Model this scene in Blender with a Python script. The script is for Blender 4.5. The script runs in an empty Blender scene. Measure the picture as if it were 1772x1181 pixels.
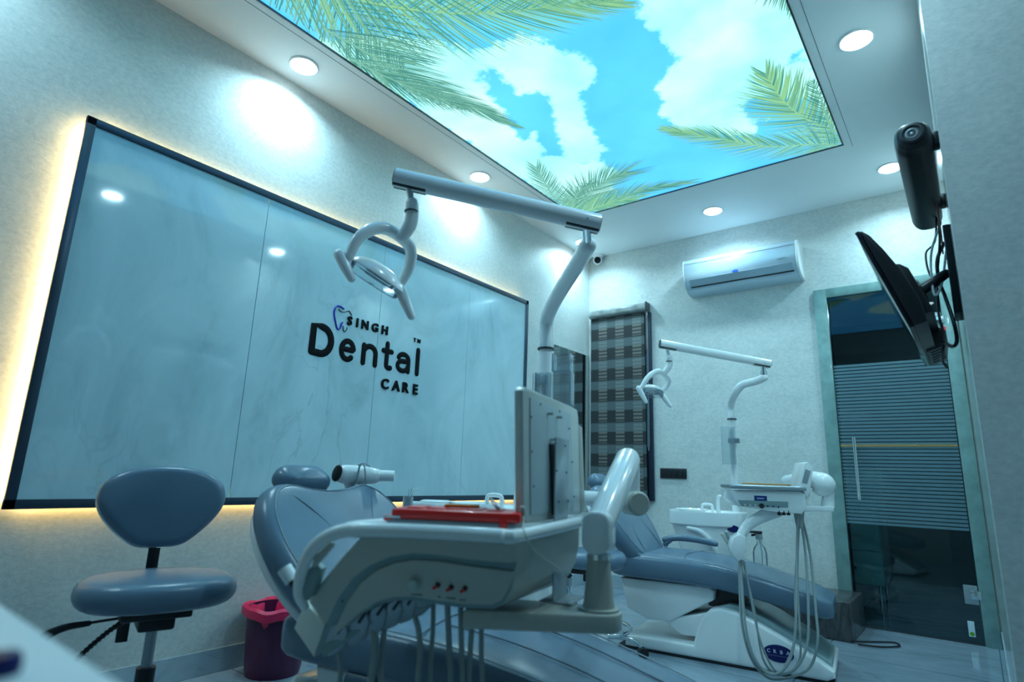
import bpy, bmesh, math, random
from mathutils import Vector, Matrix, Quaternion
random.seed(7)
SC = bpy.context.scene
COL = SC.collection
V = Vector
PI = math.pi

# ------------------------------------------------------------ camera
CAM = V((0, 0, 0.92)); FPX = 1017.2; CX, CY = 886.0, 590.5
_a, _b, _g = -.66255, .22377, .0344
_f = V((math.sin(_a)*math.cos(_b), math.cos(_a)*math.cos(_b), math.sin(_b)))
_r = V((math.cos(_a), -math.sin(_a), 0)); _u = _r.cross(_f)
R_ = math.cos(_g)*_r + math.sin(_g)*_u; U_ = -math.sin(_g)*_r + math.cos(_g)*_u
cam = bpy.data.cameras.new('camera'); camo = bpy.data.objects.new('camera', cam); COL.objects.link(camo)
M = Matrix((R_, U_, -_f)).transposed().to_4x4(); M.translation = CAM; camo.matrix_world = M
cam.sensor_width = 36; cam.lens = FPX/1772*36; cam.clip_start = .02; cam.clip_end = 60
cam.dof.use_dof = True; cam.dof.focus_distance = 2.9; cam.dof.aperture_fstop = 2.0
SC.camera = camo
SC.view_settings.view_transform = 'Standard'; SC.view_settings.look = 'None'
SC.view_settings.gamma = 1; SC.view_settings.use_curve_mapping = False
SC.view_settings.exposure = 0.53

# ------------------------------------------------------------ world and lamps
H = 3.06; XL = -2.84; D = 4.86; XR = .025; YC = 2.0      # room: ceiling, left wall, back wall, right wall, near pier
w = bpy.data.worlds.new('world'); SC.world = w; w.use_nodes = True
w.node_tree.nodes['Background'].inputs[0].default_value = (.25, .5, .62, 1)
w.node_tree.nodes['Background'].inputs[1].default_value = .05
LAMP_COL = (.50, .86, 1.0)
LAMP_W = 6.6

SKY_E = 0.96
LAMPS = [(x, y) for x in (-2.66, -1.45, -.23) for y in (4.44, 2.955, 1.48, 0.0) if not (x == -1.45 and y < 4) and not (x == -.23 and y < 1)]
for (x, y) in LAMPS:
    L = bpy.data.lights.new('downlight_lamp', 'AREA'); L.shape = 'DISK'; L.size = .13; L.energy = LAMP_W
    L.color = LAMP_COL; L.spread = math.radians(150)
    o = bpy.data.objects.new('downlight_lamp', L); COL.objects.link(o); o.location = (x, y, H-.020)

# ------------------------------------------------------------ pixel -> place helpers (points on known planes)
def ray(px, py): return R_*((px-CX)/FPX) - U_*((py-CY)/FPX) + _f
def at(px, py, ax, val):
    r = ray(px, py); return CAM + r*((val-CAM[ax])/r[ax])
def dep(px, py, d): return CAM + ray(px, py)*d
class Fr:
    """a vertical working frame: origin on the floor, u to the right, v away"""
    def __init__(s, o, ang):
        s.o = V((o[0], o[1], 0)); s.u = V((math.cos(ang), math.sin(ang), 0)); s.v = V((-math.sin(ang), math.cos(ang), 0)); s.ang = ang
    def P(s, u, v, z): return s.o + s.u*u + s.v*v + V((0, 0, z))
    def at(s, px, py, v=0):
        r = ray(px, py); t = (v - (CAM-s.o).dot(s.v))/r.dot(s.v); return CAM + r*t
FC = Fr((0, 0), -_a)                                       # frame square to the view direction

# ------------------------------------------------------------ mesh helpers (world coordinates)
def add_box(bm, mn, mx, fr=None, bev=0, seg=2, rot=None, c=None):
    r = bmesh.ops.create_cube(bm, size=1)
    vs = r['verts']; mn = V(mn); mx = V(mx)
    for v in vs:
        p = V((mn[i] + (v.co[i]+.5)*(mx[i]-mn[i]) for i in range(3)))
        if rot is not None: p = V(c) + rot @ (p-V(c))
        v.co = fr.P(*p) if fr else p
    if bev:
        es = list({e for v in vs for e in v.link_edges})
        bmesh.ops.bevel(bm, geom=es, offset=bev, segments=seg, profile=.5, affect='EDGES', clamp_overlap=True)
def add_prism(bm, pts, off, bev=0, seg=2, pts2=None, smoothcap=False):
    off = V(off); n = len(pts)
    a = [bm.verts.new(p) for p in pts]
    b = [bm.verts.new((V(pts2[i]) if pts2 else V(pts[i])+off)) for i in range(n)]
    fs = [bm.faces.new(a), bm.faces.new(b[::-1])]
    for i in range(n): fs.append(bm.faces.new((a[i], b[i], b[(i+1) % n], a[(i+1) % n])))
    bmesh.ops.recalc_face_normals(bm, faces=fs)
    if bev:
        es = [e for e in fs[0].edges] + [e for e in fs[1].edges]
        bmesh.ops.bevel(bm, geom=es, offset=bev, segments=seg, profile=.5, affect='EDGES', clamp_overlap=True)
def spline(pts, n=8, closed=False):
    pts = [V(p) for p in pts]; out = []; m = len(pts)
    if m < 3: return pts
    rng = range(m if closed else m-1)
    for i in rng:
        p0 = pts[(i-1) % m] if closed or i > 0 else pts[0]*2-pts[1]
        p1 = pts[i]; p2 = pts[(i+1) % m]
        p3 = pts[(i+2) % m] if closed or i+2 < m else p2*2-p1
        for k in range(n):
            t = k/n
            out.append(.5*((2*p1)+(p2-p0)*t+(2*p0-5*p1+4*p2-p3)*t*t+(3*p1-p0-3*p2+p3)*t**3))
    if not closed: out.append(pts[-1])
    return out
def lerp_list(r, n):
    if not isinstance(r, (list, tuple)): return [r]*n
    m = len(r); out = []
    for i in range(n):
        t = i/(n-1)*(m-1); k = min(int(t), m-2); out.append(r[k]+(r[k+1]-r[k])*(t-k))
    return out
def add_tube(bm, pts, r, n=12, sp=0, closed=False, cap='flat', flat=None):
    """tube along points; flat=(dir, factor) squashes the section along a direction"""
    if sp: pts = spline(pts, sp, closed)
    pts = [V(p) for p in pts]; m = len(pts); rr = lerp_list(r, m)
    if cap == 'round' and not closed:
        t0 = (pts[0]-pts[1]).normalized(); t1 = (pts[-1]-pts[-2]).normalized()
        pre, pr, post, qr = [], [], [], []
        for k in (90, 60, 30):
            a = math.radians(k)
            pre.append(pts[0]+t0*rr[0]*math.sin(a)*.98); pr.append(max(rr[0]*math.cos(a), rr[0]*.05))
        for k in (30, 60, 90):
            a = math.radians(k)
            post.append(pts[-1]+t1*rr[-1]*math.sin(a)*.98); qr.append(max(rr[-1]*math.cos(a), rr[-1]*.05))
        pts = pre+pts+post; rr = pr+rr+qr; m = len(pts)
    T = []
    for i in range(m):
        a = pts[(i-1) % m] if closed or i > 0 else pts[i]; b = pts[(i+1) % m] if closed or i < m-1 else pts[i]
        T.append((b-a).normalized())
    up = V((0, 0, 1)) if abs(T[0].z) < .9 else V((1, 0, 0))
    nrm = (up-T[0]*up.dot(T[0])).normalized(); rings = []
    for i in range(m):
        if i:
            q = T[i-1].rotation_difference(T[i]); nrm = (q @ nrm); nrm = (nrm-T[i]*nrm.dot(T[i])).normalized()
        bi = T[i].cross(nrm); ring = []
        for k in range(n):
            a = 2*PI*k/n; o = (nrm*math.cos(a)+bi*math.sin(a))*rr[i]
            if flat: o = o - flat[0]*o.dot(flat[0])*(1-flat[1])
            ring.append(bm.verts.new(pts[i]+o))
        rings.append(ring)
    for i in range(m if closed else m-1):
        A, Bq = rings[i], rings[(i+1) % m]
        for k in range(n): bm.faces.new((A[k], A[(k+1) % n], Bq[(k+1) % n], Bq[k]))
    if not closed: bm.faces.new(rings[0][::-1]); bm.faces.new(rings[-1])
def add_cyl(bm, p0, p1, r0, r1=None, n=24): add_tube(bm, [p0, p1], [r0, r0 if r1 is None else r1], n)
def add_lathe(bm, prof, o, ax=(0, 0, 1), n=28, sx=1, sy=1, xdir=None):
    ax = V(ax).normalized(); o = V(o)
    x = V(xdir).normalized() if xdir is not None else (V((1, 0, 0)) if abs(ax.x) < .9 else V((0, 1, 0)))
    x = (x-ax*x.dot(ax)).normalized(); y = ax.cross(x); rings = []
    for (r, z) in prof:
        rings.append([bm.verts.new(o+ax*z+x*(math.cos(2*PI*k/n)*max(r, 1e-4)*sx)+y*(math.sin(2*PI*k/n)*max(r, 1e-4)*sy)) for k in range(n)])
    for A, Bq in zip(rings, rings[1:]):
        for k in range(n): bm.faces.new((A[k], A[(k+1) % n], Bq[(k+1) % n], Bq[k]))
    if prof[0][0] > 1e-3: bm.faces.new(rings[0][::-1])
    if prof[-1][0] > 1e-3: bm.faces.new(rings[-1])
def add_pillow(bm, outl, o, ex, ey, th, r, dome=0.0, back_dome=0.0):
    """soft slab: outline (2-D, in ex/ey) with rolled edges; faces +ez = ex x ey"""
    ex = V(ex); ey = V(ey); ez = ex.cross(ey).normalized(); o = V(o); n = len(outl)
    cx = sum(p[0] for p in outl)/n; cy = sum(p[1] for p in outl)/n
    R = sum(math.hypot(p[0]-cx, p[1]-cy) for p in outl)/n
    def ring(s, h): return [bm.verts.new(o+ex*(cx+(p[0]-cx)*s)+ey*(cy+(p[1]-cy)*s)+ez*h) for p in outl]
    rs = []; hh = th/2
    rs.append(ring(.02, -hh-back_dome)); rs.append(ring(.45, -hh-back_dome*.8))
    for k in range(-90, 91, 18):
        a = math.radians(k); s = 1-r*(1-math.cos(a))/R
        rs.append(ring(s, (hh-r)*(1 if k > 0 else -1 if k < 0 else 0)+r*math.sin(a)))
    s0 = 1-r/R
    for q in (.9, .75, .55, .3, .02): rs.append(ring(s0*q, hh+dome*(1-q*q)))
    for A, Bq in zip(rs, rs[1:]):
        for k in range(n): bm.faces.new((A[k], A[(k+1) % n], Bq[(k+1) % n], Bq[k]))
    bm.faces.new(rs[0][::-1]); bm.faces.new(rs[-1])
def add_loft(bm, rings, cap=True, closed=True):
    rs = [[bm.verts.new(p) for p in r] for r in rings]; n = len(rs[0])
    for A, Bq in zip(rs, rs[1:]):
        for k in range(n if closed else n-1): bm.faces.new((A[k], A[(k+1) % n], Bq[(k+1) % n], Bq[k]))
    if cap: bm.faces.new(rs[0][::-1]); bm.faces.new(rs[-1])
def rrect(w, h, r, n=5, c=(0, 0)):
    out = []
    for (sx, sy, a0) in ((1, 1, 0), (-1, 1, 90), (-1, -1, 180), (1, -1, 270)):
        for k in range(n+1):
            a = math.radians(a0+90*k/n); out.append((c[0]+sx*(w/2-r)+r*math.cos(a), c[1]+sy*(h/2-r)+r*math.sin(a)))
    return out
def ell(a, b, n=32, e=2.0, c=(0, 0)):
    out = []
    for k in range(n):
        t = 2*PI*k/n; ct, st = math.cos(t), math.sin(t)
        out.append((c[0]+a*math.copysign(abs(ct)**(2/e), ct), c[1]+b*math.copysign(abs(st)**(2/e), st)))
    return out

def obj(name, bm, mat, parent=None, smooth=35, kind=None, label=None):
    me = bpy.data.meshes.new(name)
    bmesh.ops.recalc_face_normals(bm, faces=bm.faces[:])
    if parent is not None: bm.transform(WM(parent).inverted())
    bm.to_mesh(me); bm.free()
    if smooth:
        me.shade_smooth(); me.set_sharp_from_angle(angle=math.radians(smooth))
    if mat: me.materials.append(mat)
    o = bpy.data.objects.new(name, me); COL.objects.link(o)
    if parent is not None: o.parent = parent
    if kind: o['kind'] = kind
    if label: o['label'] = label
    return o
def WM(o):
    m = Matrix.LocRotScale(o.location, o.rotation_euler, None)
    return WM(o.parent) @ m if o.parent else m
def thing(name, label, cat, loc=(0, 0, 0), rz=0, group=None):
    o = bpy.data.objects.new(name, None); COL.objects.link(o); o.empty_display_size = .1
    o.location = loc; o.rotation_euler = (0, 0, rz); o['label'] = label; o['category'] = cat
    if group: o['group'] = group
    return o
def tag(o, label, cat, group=None):
    o['label'] = label; o['category'] = cat
    if group: o['group'] = group
    return o
def struct(name, bm, m, parent=None, smooth=0):
    o = obj(name, bm, m, parent, smooth)
    if parent is None: o['kind'] = 'structure'
    return o
def copy_tree(o, parent=None):
    c = o.copy(); COL.objects.link(c); c.parent = parent
    for ch in [x for x in bpy.data.objects if x.parent == o]: copy_tree(ch, c)
    return c

# ------------------------------------------------------------ materials
def nt(name):
    m = bpy.data.materials.new(name); m.use_nodes = True; n = m.node_tree; return m, n, n.nodes['Principled BSDF']
def N(n, t, **k):
    x = n.nodes.new(t)
    for a, b in k.items(): setattr(x, a, b)
    return x
def mat(name, col, rough=.5, metal=0, coat=0, noise=0.0, scale=8, bump=0, bscale=60, trans=0, ior=1.45, emit=None, es=1, alpha=1, spec=.5):
    m, n, p = nt(name); c = (*col, 1)
    p.inputs['Base Color'].default_value = c; p.inputs['Roughness'].default_value = rough
    p.inputs['Metallic'].default_value = metal; p.inputs['Coat Weight'].default_value = coat; p.inputs['Coat Roughness'].default_value = .06
    p.inputs['Transmission Weight'].default_value = trans; p.inputs['IOR'].default_value = ior
    p.inputs['Specular IOR Level'].default_value = spec; p.inputs['Alpha'].default_value = alpha
    if emit: p.inputs['Emission Color'].default_value = (*emit, 1); p.inputs['Emission Strength'].default_value = es
    tc = N(n, 'ShaderNodeTexCoord')
    if noise:
        t = N(n, 'ShaderNodeTexNoise'); t.inputs['Scale'].default_value = scale; t.inputs['Detail'].default_value = 4
        n.links.new(tc.outputs['Object'], t.inputs['Vector'])
        r = N(n, 'ShaderNodeValToRGB'); e = r.color_ramp.elements
        e[0].position = .3; e[1].position = .7
        e[0].color = (*[max(0, x*(1-noise)) for x in col], 1); e[1].color = (*[min(1, x*(1+noise)) for x in col], 1)
        n.links.new(t.outputs['Fac'], r.inputs['Fac']); n.links.new(r.outputs['Color'], p.inputs['Base Color'])
    if bump:
        t = N(n, 'ShaderNodeTexNoise'); t.inputs['Scale'].default_value = bscale; t.inputs['Detail'].default_value = 3
        n.links.new(tc.outputs['Object'], t.inputs['Vector'])
        b = N(n, 'ShaderNodeBump'); b.inputs['Strength'].default_value = bump; b.inputs['Distance'].default_value = .003
        n.links.new(t.outputs['Fac'], b.inputs['Height']); n.links.new(b.outputs['Normal'], p.inputs['Normal'])
    return m
def marble(name, base, vein, rough, scale, warp=2.2, stretch=(1, 1, 1), rot=(0, 0, 0), vw=.5, grid=None, coat=0):
    m, n, p = nt(name); tc = N(n, 'ShaderNodeTexCoord'); mp = N(n, 'ShaderNodeMapping')
    mp.inputs['Scale'].default_value = stretch; mp.inputs['Rotation'].default_value = rot
    n.links.new(tc.outputs['Object'], mp.inputs['Vector'])
    a = N(n, 'ShaderNodeTexNoise'); a.inputs['Scale'].default_value = scale; a.inputs['Detail'].default_value = 9; a.inputs['Distortion'].default_value = warp; a.inputs['Roughness'].default_value = .62
    n.links.new(mp.outputs['Vector'], a.inputs['Vector'])
    r = N(n, 'ShaderNodeValToRGB'); e = r.color_ramp.elements
    e[0].position = .28; e[0].color = (*vein, 1); e[1].position = .62; e[1].color = (*base, 1)
    x = r.color_ramp.elements.new(.44); x.color = (*[vein[i]*vw+base[i]*(1-vw) for i in range(3)], 1)
    n.links.new(a.outputs['Fac'], r.inputs['Fac'])
    # fine ridged veins
    b = N(n, 'ShaderNodeTexNoise'); b.inputs['Scale'].default_value = scale*1.7; b.inputs['Detail'].default_value = 6; b.inputs['Distortion'].default_value = 1.2
    n.links.new(mp.outputs['Vector'], b.inputs['Vector'])
    s1 = N(n, 'ShaderNodeMath', operation='SUBTRACT'); s1.inputs[1].default_value = .5; n.links.new(b.outputs['Fac'], s1.inputs[0])
    s2 = N(n, 'ShaderNodeMath', operation='ABSOLUTE'); n.links.new(s1.outputs[0], s2.inputs[0])
    s3 = N(n, 'ShaderNodeMapRange'); s3.inputs['From Min'].default_value = 0; s3.inputs['From Max'].default_value = .022
    s3.inputs['To Min'].default_value = .45; s3.inputs['To Max'].default_value = 0; n.links.new(s2.outputs[0], s3.inputs['Value'])
    gate = N(n, 'ShaderNodeTexNoise'); gate.inputs['Scale'].default_value = scale*.6; n.links.new(mp.outputs['Vector'], gate.inputs['Vector'])
    gm = N(n, 'ShaderNodeMapRange'); gm.inputs['From Min'].default_value = .5; gm.inputs['From Max'].default_value = .65; n.links.new(gate.outputs['Fac'], gm.inputs['Value'])
    ml = N(n, 'ShaderNodeMath', operation='MULTIPLY'); n.links.new(s3.outputs[0], ml.inputs[0]); n.links.new(gm.outputs[0], ml.inputs[1])
    mx = N(n, 'ShaderNodeMix', data_type='RGBA'); mx.inputs[7].default_value = (*[v*.75 for v in vein], 1)
    n.links.new(ml.outputs[0], mx.inputs[0]); n.links.new(r.outputs['Color'], mx.inputs[6])
    out = mx.outputs[2]
    if grid:
        bk = N(n, 'ShaderNodeTexBrick'); bk.offset = 0; bk.inputs['Scale'].default_value = 1; bk.inputs['Mortar Size'].default_value = grid[2]
        bk.inputs['Brick Width'].default_value = grid[0]; bk.inputs['Row Height'].default_value = grid[1]; bk.inputs['Mortar Smooth'].default_value = 0
        bk.inputs['Color1'].default_value = (1, 1, 1, 1); bk.inputs['Color2'].default_value = (.95, .95, .95, 1); bk.inputs['Mortar'].default_value = (.35, .38, .4, 1)
        n.links.new(tc.outputs['Object'], bk.inputs['Vector'])
        mm = N(n, 'ShaderNodeMix', data_type='RGBA', blend_type='MULTIPLY'); mm.inputs[0].default_value = 1
        n.links.new(out, mm.inputs[6]); n.links.new(bk.outputs['Color'], mm.inputs[7]); out = mm.outputs[2]
    n.links.new(out, p.inputs['Base Color']); p.inputs['Roughness'].default_value = rough; p.inputs['Coat Weight'].default_value = coat; p.inputs['Coat Roughness'].default_value = .03
    return m
def wallpaper():
    m, n, p = nt('mottled wallpaper'); tc = N(n, 'ShaderNodeTexCoord')
    a = N(n, 'ShaderNodeTexNoise'); a.inputs['Scale'].default_value = 38; a.inputs['Detail'].default_value = 6; a.inputs['Roughness'].default_value = .75
    mp = N(n, 'ShaderNodeMapping'); mp.inputs['Scale'].default_value = (1, 1, 1.6); n.links.new(tc.outputs['Object'], mp.inputs['Vector'])
    n.links.new(mp.outputs['Vector'], a.inputs['Vector'])
    b = N(n, 'ShaderNodeTexNoise'); b.inputs['Scale'].default_value = 5; b.inputs['Detail'].default_value = 4; n.links.new(mp.outputs['Vector'], b.inputs['Vector'])
    ad = N(n, 'ShaderNodeMath', operation='MULTIPLY_ADD'); ad.inputs[1].default_value = .35; n.links.new(b.outputs['Fac'], ad.inputs[0]); n.links.new(a.outputs['Fac'], ad.inputs[2])
    r = N(n, 'ShaderNodeValToRGB'); e = r.color_ramp.elements; e[0].position = .5; e[0].color = (.52, .57, .57, 1); e[1].position = .84; e[1].color = (.70, .73, .71, 1)
    n.links.new(ad.outputs[0], r.inputs['Fac']); n.links.new(r.outputs['Color'], p.inputs['Base Color'])
    bm = N(n, 'ShaderNodeBump'); bm.inputs['Strength'].default_value = .25; bm.inputs['Distance'].default_value = .004
    n.links.new(a.outputs['Fac'], bm.inputs['Height']); n.links.new(bm.outputs['Normal'], p.inputs['Normal'])
    p.inputs['Roughness'].default_value = .48; p.inputs['Specular IOR Level'].default_value = .35
    return m
M_WALL = wallpaper()
M_CEIL = mat('ceiling paint', (.80, .83, .84), .75, noise=.02, scale=3, bump=.05, bscale=150)
M_FLOOR = marble('polished floor tile', (.27, .35, .42), (.16, .22, .28), .10, 1.6, grid=(.8, .8, .003), stretch=(1, 2.2, 1), rot=(0, 0, .5), vw=.4)
M_SKIRT = marble('skirting marble', (.42, .52, .58), (.28, .36, .42), .2, 2.5)
M_PANEL = marble('blue grey marble slab', (.54, .73, .80), (.37, .54, .60), .07, 1.0, warp=1.6, stretch=(1, 1.9, 1.0), rot=(.7, 0, 0), vw=.35, coat=.6)
M_GRAN = marble('dark granite', (.10, .10, .105), (.03, .03, .035), .2, 9, stretch=(2.5, 2.5, .5))
M_FRAME = mat('dark grey metal frame', (.045, .07, .105), .3, metal=.4, noise=.1)
M_LED = mat('warm led strip', (1, .8, .5), emit=(1, .62, .20), es=14)
M_WHITE = mat('glossy white plastic', (.86, .89, .90), .22, coat=.5, noise=.015, scale=4)
M_CREAM = mat('satin off white plastic', (.48, .49, .44), .32, coat=.2, noise=.02, scale=5)
M_GROOVE = mat('teal grey plastic and groove shade', (.22, .32, .34), .4, noise=.04)
M_LEATHER = mat('grey blue leatherette', (.125, .195, .27), .27, noise=.05, scale=6, bump=.12, bscale=260)
M_STITCH = mat('dark seam thread', (.085, .12, .16), .7, noise=.1)
M_PIPE = mat('pale stitching', (.34, .40, .46), .6, noise=.1)
M_BLACK = mat('black plastic', (.012, .014, .018), .35, noise=.1)
M_DARK = mat('dark grey plastic', (.04, .05, .06), .45, noise=.1)
M_CHROME = mat('chrome', (.75, .8, .82), .08, metal=1, noise=.02)
M_STEEL = mat('grey painted steel', (.36, .42, .46), .3, metal=.5, noise=.03)
M_RED = mat('red plastic', (.85, .018, .015), .35, coat=.3, noise=.05)
M_HOSE = mat('grey silicone hose', (.28, .33, .33), .4, noise=.05)
M_TEAL = mat('green stone door frame', (.21, .35, .34), .3, noise=.16, scale=14, coat=.2)
M_NAVY = mat('navy emblem plate', (.008, .012, .11), .25, noise=.05)
M_INK = mat('pale print', (.55, .6, .85), .5, noise=.05)
M_LETTER = mat('black acrylic letter', (.003, .004, .006), .6, spec=.15, noise=.1)
M_BLUE = mat('blue acrylic letter', (.012, .03, .42), .25, noise=.05)
M_ACRYL = mat('clear acrylic', (.85, .93, .95), .04, trans=1, ior=1.2, noise=.01)
def thin_glass(name, tint, refl_ior, rough=0.0, milk=0.0):
    m = bpy.data.materials.new(name); m.use_nodes = True; n = m.node_tree
    for x in list(n.nodes):
        if x.type != 'OUTPUT_MATERIAL': n.nodes.remove(x)
    out = [x for x in n.nodes if x.type == 'OUTPUT_MATERIAL'][0]
    t = N(n, 'ShaderNodeBsdfTransparent'); t.inputs[0].default_value = (*tint, 1)
    g = N(n, 'ShaderNodeBsdfGlossy'); g.inputs['Roughness'].default_value = rough; g.inputs[0].default_value = (.9, .95, 1, 1)
    f = N(n, 'ShaderNodeFresnel'); f.inputs['IOR'].default_value = refl_ior
    mx = N(n, 'ShaderNodeMixShader'); n.links.new(f.outputs[0], mx.inputs[0]); n.links.new(t.outputs[0], mx.inputs[1]); n.links.new(g.outputs[0], mx.inputs[2])
    sh = mx.outputs[0]
    if milk:
        df = N(n, 'ShaderNodeBsdfDiffuse'); df.inputs[0].default_value = (.8, .9, .95, 1); m2 = N(n, 'ShaderNodeMixShader'); m2.inputs[0].default_value = milk
        n.links.new(sh, m2.inputs[1]); n.links.new(df.outputs[0], m2.inputs[2]); sh = m2.outputs[0]
    n.links.new(sh, out.inputs[0]); return m
M_GLASS = thin_glass('door glass', (.66, .84, .86), 1.42)
M_CLEAR = thin_glass('clear thin plastic', (.97, .985, .99), 1.25, milk=.10)
def frosted():
    m, n, p = nt('frosted striped film'); tc = N(n, 'ShaderNodeTexCoord'); s = N(n, 'ShaderNodeSeparateXYZ'); n.links.new(tc.outputs['Object'], s.inputs[0])
    a = N(n, 'ShaderNodeMath', operation='MULTIPLY'); a.inputs[1].default_value = 1/.0245; n.links.new(s.outputs['Z'], a.inputs[0])
    b = N(n, 'ShaderNodeMath', operation='FRACT'); n.links.new(a.outputs[0], b.inputs[0])
    c = N(n, 'ShaderNodeMath', operation='GREATER_THAN'); c.inputs[1].default_value = .28; n.links.new(b.outputs[0], c.inputs[0])
    d = N(n, 'ShaderNodeMath', operation='MULTIPLY'); d.inputs[1].default_value = .55; n.links.new(c.outputs[0], d.inputs[0])
    n.links.new(d.outputs[0], p.inputs['Alpha']); p.inputs['Base Color'].default_value = (.17, .31, .37, 1); p.inputs['Roughness'].default_value = .4
    return m
M_FROST = frosted()
def blindmat():
    m, n, p = nt('woven checked blind fabric'); tc = N(n, 'ShaderNodeTexCoord'); s = N(n, 'ShaderNodeSeparateXYZ'); n.links.new(tc.outputs['Object'], s.inputs[0])
    def mth(op, a, b=None):
        x = N(n, 'ShaderNodeMath', operation=op)
        for i, v in enumerate((a, b)):
            if v is None: continue
            if isinstance(v, (int, float)): x.inputs[i].default_value = v
            else: n.links.new(v, x.inputs[i])
        return x.outputs[0]
    fz = mth('FRACT', mth('DIVIDE', s.outputs['Z'], .195)); fx = mth('FRACT', mth('DIVIDE', s.outputs['X'], .175))
    row = mth('GREATER_THAN', fz, .42); blk = mth('GREATER_THAN', fx, .5)
    st = mth('GREATER_THAN', mth('FRACT', mth('DIVIDE', s.outputs['Z'], .0325)), .45)
    def mix(f, a, b):
        x = N(n, 'ShaderNodeMix', data_type='RGBA'); n.links.new(f, x.inputs[0])
        for i, v in ((6, a), (7, b)):
            if isinstance(v, tuple): x.inputs[i].default_value = (*v, 1)
            else: n.links.new(v, x.inputs[i])
        return x.outputs[2]
    stripes = mix(st, (.035, .04, .045), (.17, .16, .14))
    darkrow = mix(blk, stripes, (.022, .026, .030))
    lightrow = mix(blk, mix(st, (.12, .15, .155), (.17, .20, .20)), (.085, .115, .125))
    edge = mth('GREATER_THAN', mth('ABSOLUTE', mth('SUBTRACT', fz, .44)), .03)
    colr = mix(edge, (.025, .03, .035), mix(row, lightrow, darkrow))
    n.links.new(colr, p.inputs['Base Color']); p.inputs['Roughness'].default_value = .7
    return m
M_BLIND = blindmat()
M_MIRROR = mat('mirror silver', (.72, .80, .80), .01, metal=1)
M_BIN = mat('dark purple bin plastic', (.075, .008, .05), .35, noise=.1)
M_BAG = mat('pink bin liner', (.72, .02, .10), .35, noise=.08, bump=.3, bscale=40)
M_LAMPON = mat('downlight diffuser', (1, 1, 1), emit=(.86, .97, 1), es=9)
M_RIM = mat('white lamp rim', (.8, .84, .85), .4, noise=.02)

# ============================================================ THE SETTING
YB = -1.3; XE = 1.2       # rear of the room and its wider entry end behind the pier
bm = bmesh.new(); add_box(bm, (XL-.1, YB-.1, -.08), (XE+.1, D+3.2, 0)); struct('floor', bm, M_FLOOR)
# ceiling with an opening for the lit print
PX0, PX1, PY0, PY1 = -2.435, -.44, .30, 3.955
bm = bmesh.new()
for mn, mx in (((XL-.1, YB-.1), (PX0, D+.1)), ((PX1, YB-.1), (XE+.1, D+.1)), ((PX0, YB-.1), (PX1, PY0)), ((PX0, PY1), (PX1, D+.1))):
    add_box(bm, (*mn, H), (*mx, H+.1))
add_box(bm, (PX0, PY0, H+.06), (PX1, PY1, H+.1))
struct('ceiling', bm, M_CEIL)
bm = bmesh.new(); add_box(bm, (XL-.1, YB-.1, 0), (XL, D+.1, H)); struct('wall_left', bm, M_WALL)
DX0, DX1, DZ = -.752, -.062, 2.315          # door opening
bm = bmesh.new()
add_box(bm, (XL, D, 0), (DX0, D+.12, H)); add_box(bm, (DX1, D, 0), (XR+.1, D+.12, H)); add_box(bm, (DX0, D, DZ), (DX1, D+.12, H))
struct('wall_back', bm, M_WALL)
M_GLOSS = mat('glossy cream wall paint', (.60, .63, .60), .16, noise=.02, coat=.4)
bm = bmesh.new(); add_box(bm, (XR, YC+.1, 0), (XR+.1, D, H)); struct('wall_right', bm, M_GLOSS)
bm = bmesh.new(); add_box(bm, (XR, YC, 0), (XE, YC+.1, H)); struct('wall_pier', bm, M_WALL)
M_REAR = mat('unseen wall darkened to cut fill', (.26, .30, .31), .5, noise=.06)  # unseen walls made dark so they bounce less fill light
bm = bmesh.new(); add_box(bm, (XE, YB-.1, 0), (XE+.1, YC+.1, H)); struct('wall_entry', bm, M_REAR)
bm = bmesh.new(); add_box(bm, (XL, YB-.1, 0), (XE, YB, H)); struct('wall_rear', bm, M_REAR)
bm = bmesh.new(); add_box(bm, (XL, YB, 0), (XL+.012, D, .103), bev=.002); struct('baseboard_left', bm, M_SKIRT)
bm = bmesh.new(); add_box(bm, (XL+.012, D-.012, 0), (-.84, D, .103), bev=.002); struct('baseboard_back', bm, M_SKIRT)
bm = bmesh.new(); add_box(bm, (XR-.006, YC+.002, 0), (XR, D-.03, .10)); struct('baseboard_right', bm, M_SKIRT)

# corridor behind the glass door
M_COR = mat('corridor wall', (.10, .13, .14), .6, noise=.1)
bm = bmesh.new(); add_box(bm, (-2.3, D+2.6, 0), (XE, D+2.7, H)); struct('wall_corridor', bm, M_COR)
bm = bmesh.new(); add_box(bm, (-2.4, D+.12, 0), (-2.3, D+2.7, H)); struct('wall_corridor_left', bm, M_COR)
bm = bmesh.new(); add_box(bm, (XE, D+.12, 0), (XE+.1, D+2.7, H)); struct('wall_corridor_right', bm, M_COR)
bm = bmesh.new(); add_box(bm, (-2.4, D+.12, 2.7), (XE+.1, D+2.7, 2.8)); struct('ceiling_corridor', bm, M_CEIL)
bm = bmesh.new(); add_box(bm, (XR+.1, D, 0), (XE+.1, D+.12, H)); struct('wall_corridor_front', bm, M_COR)

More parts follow.
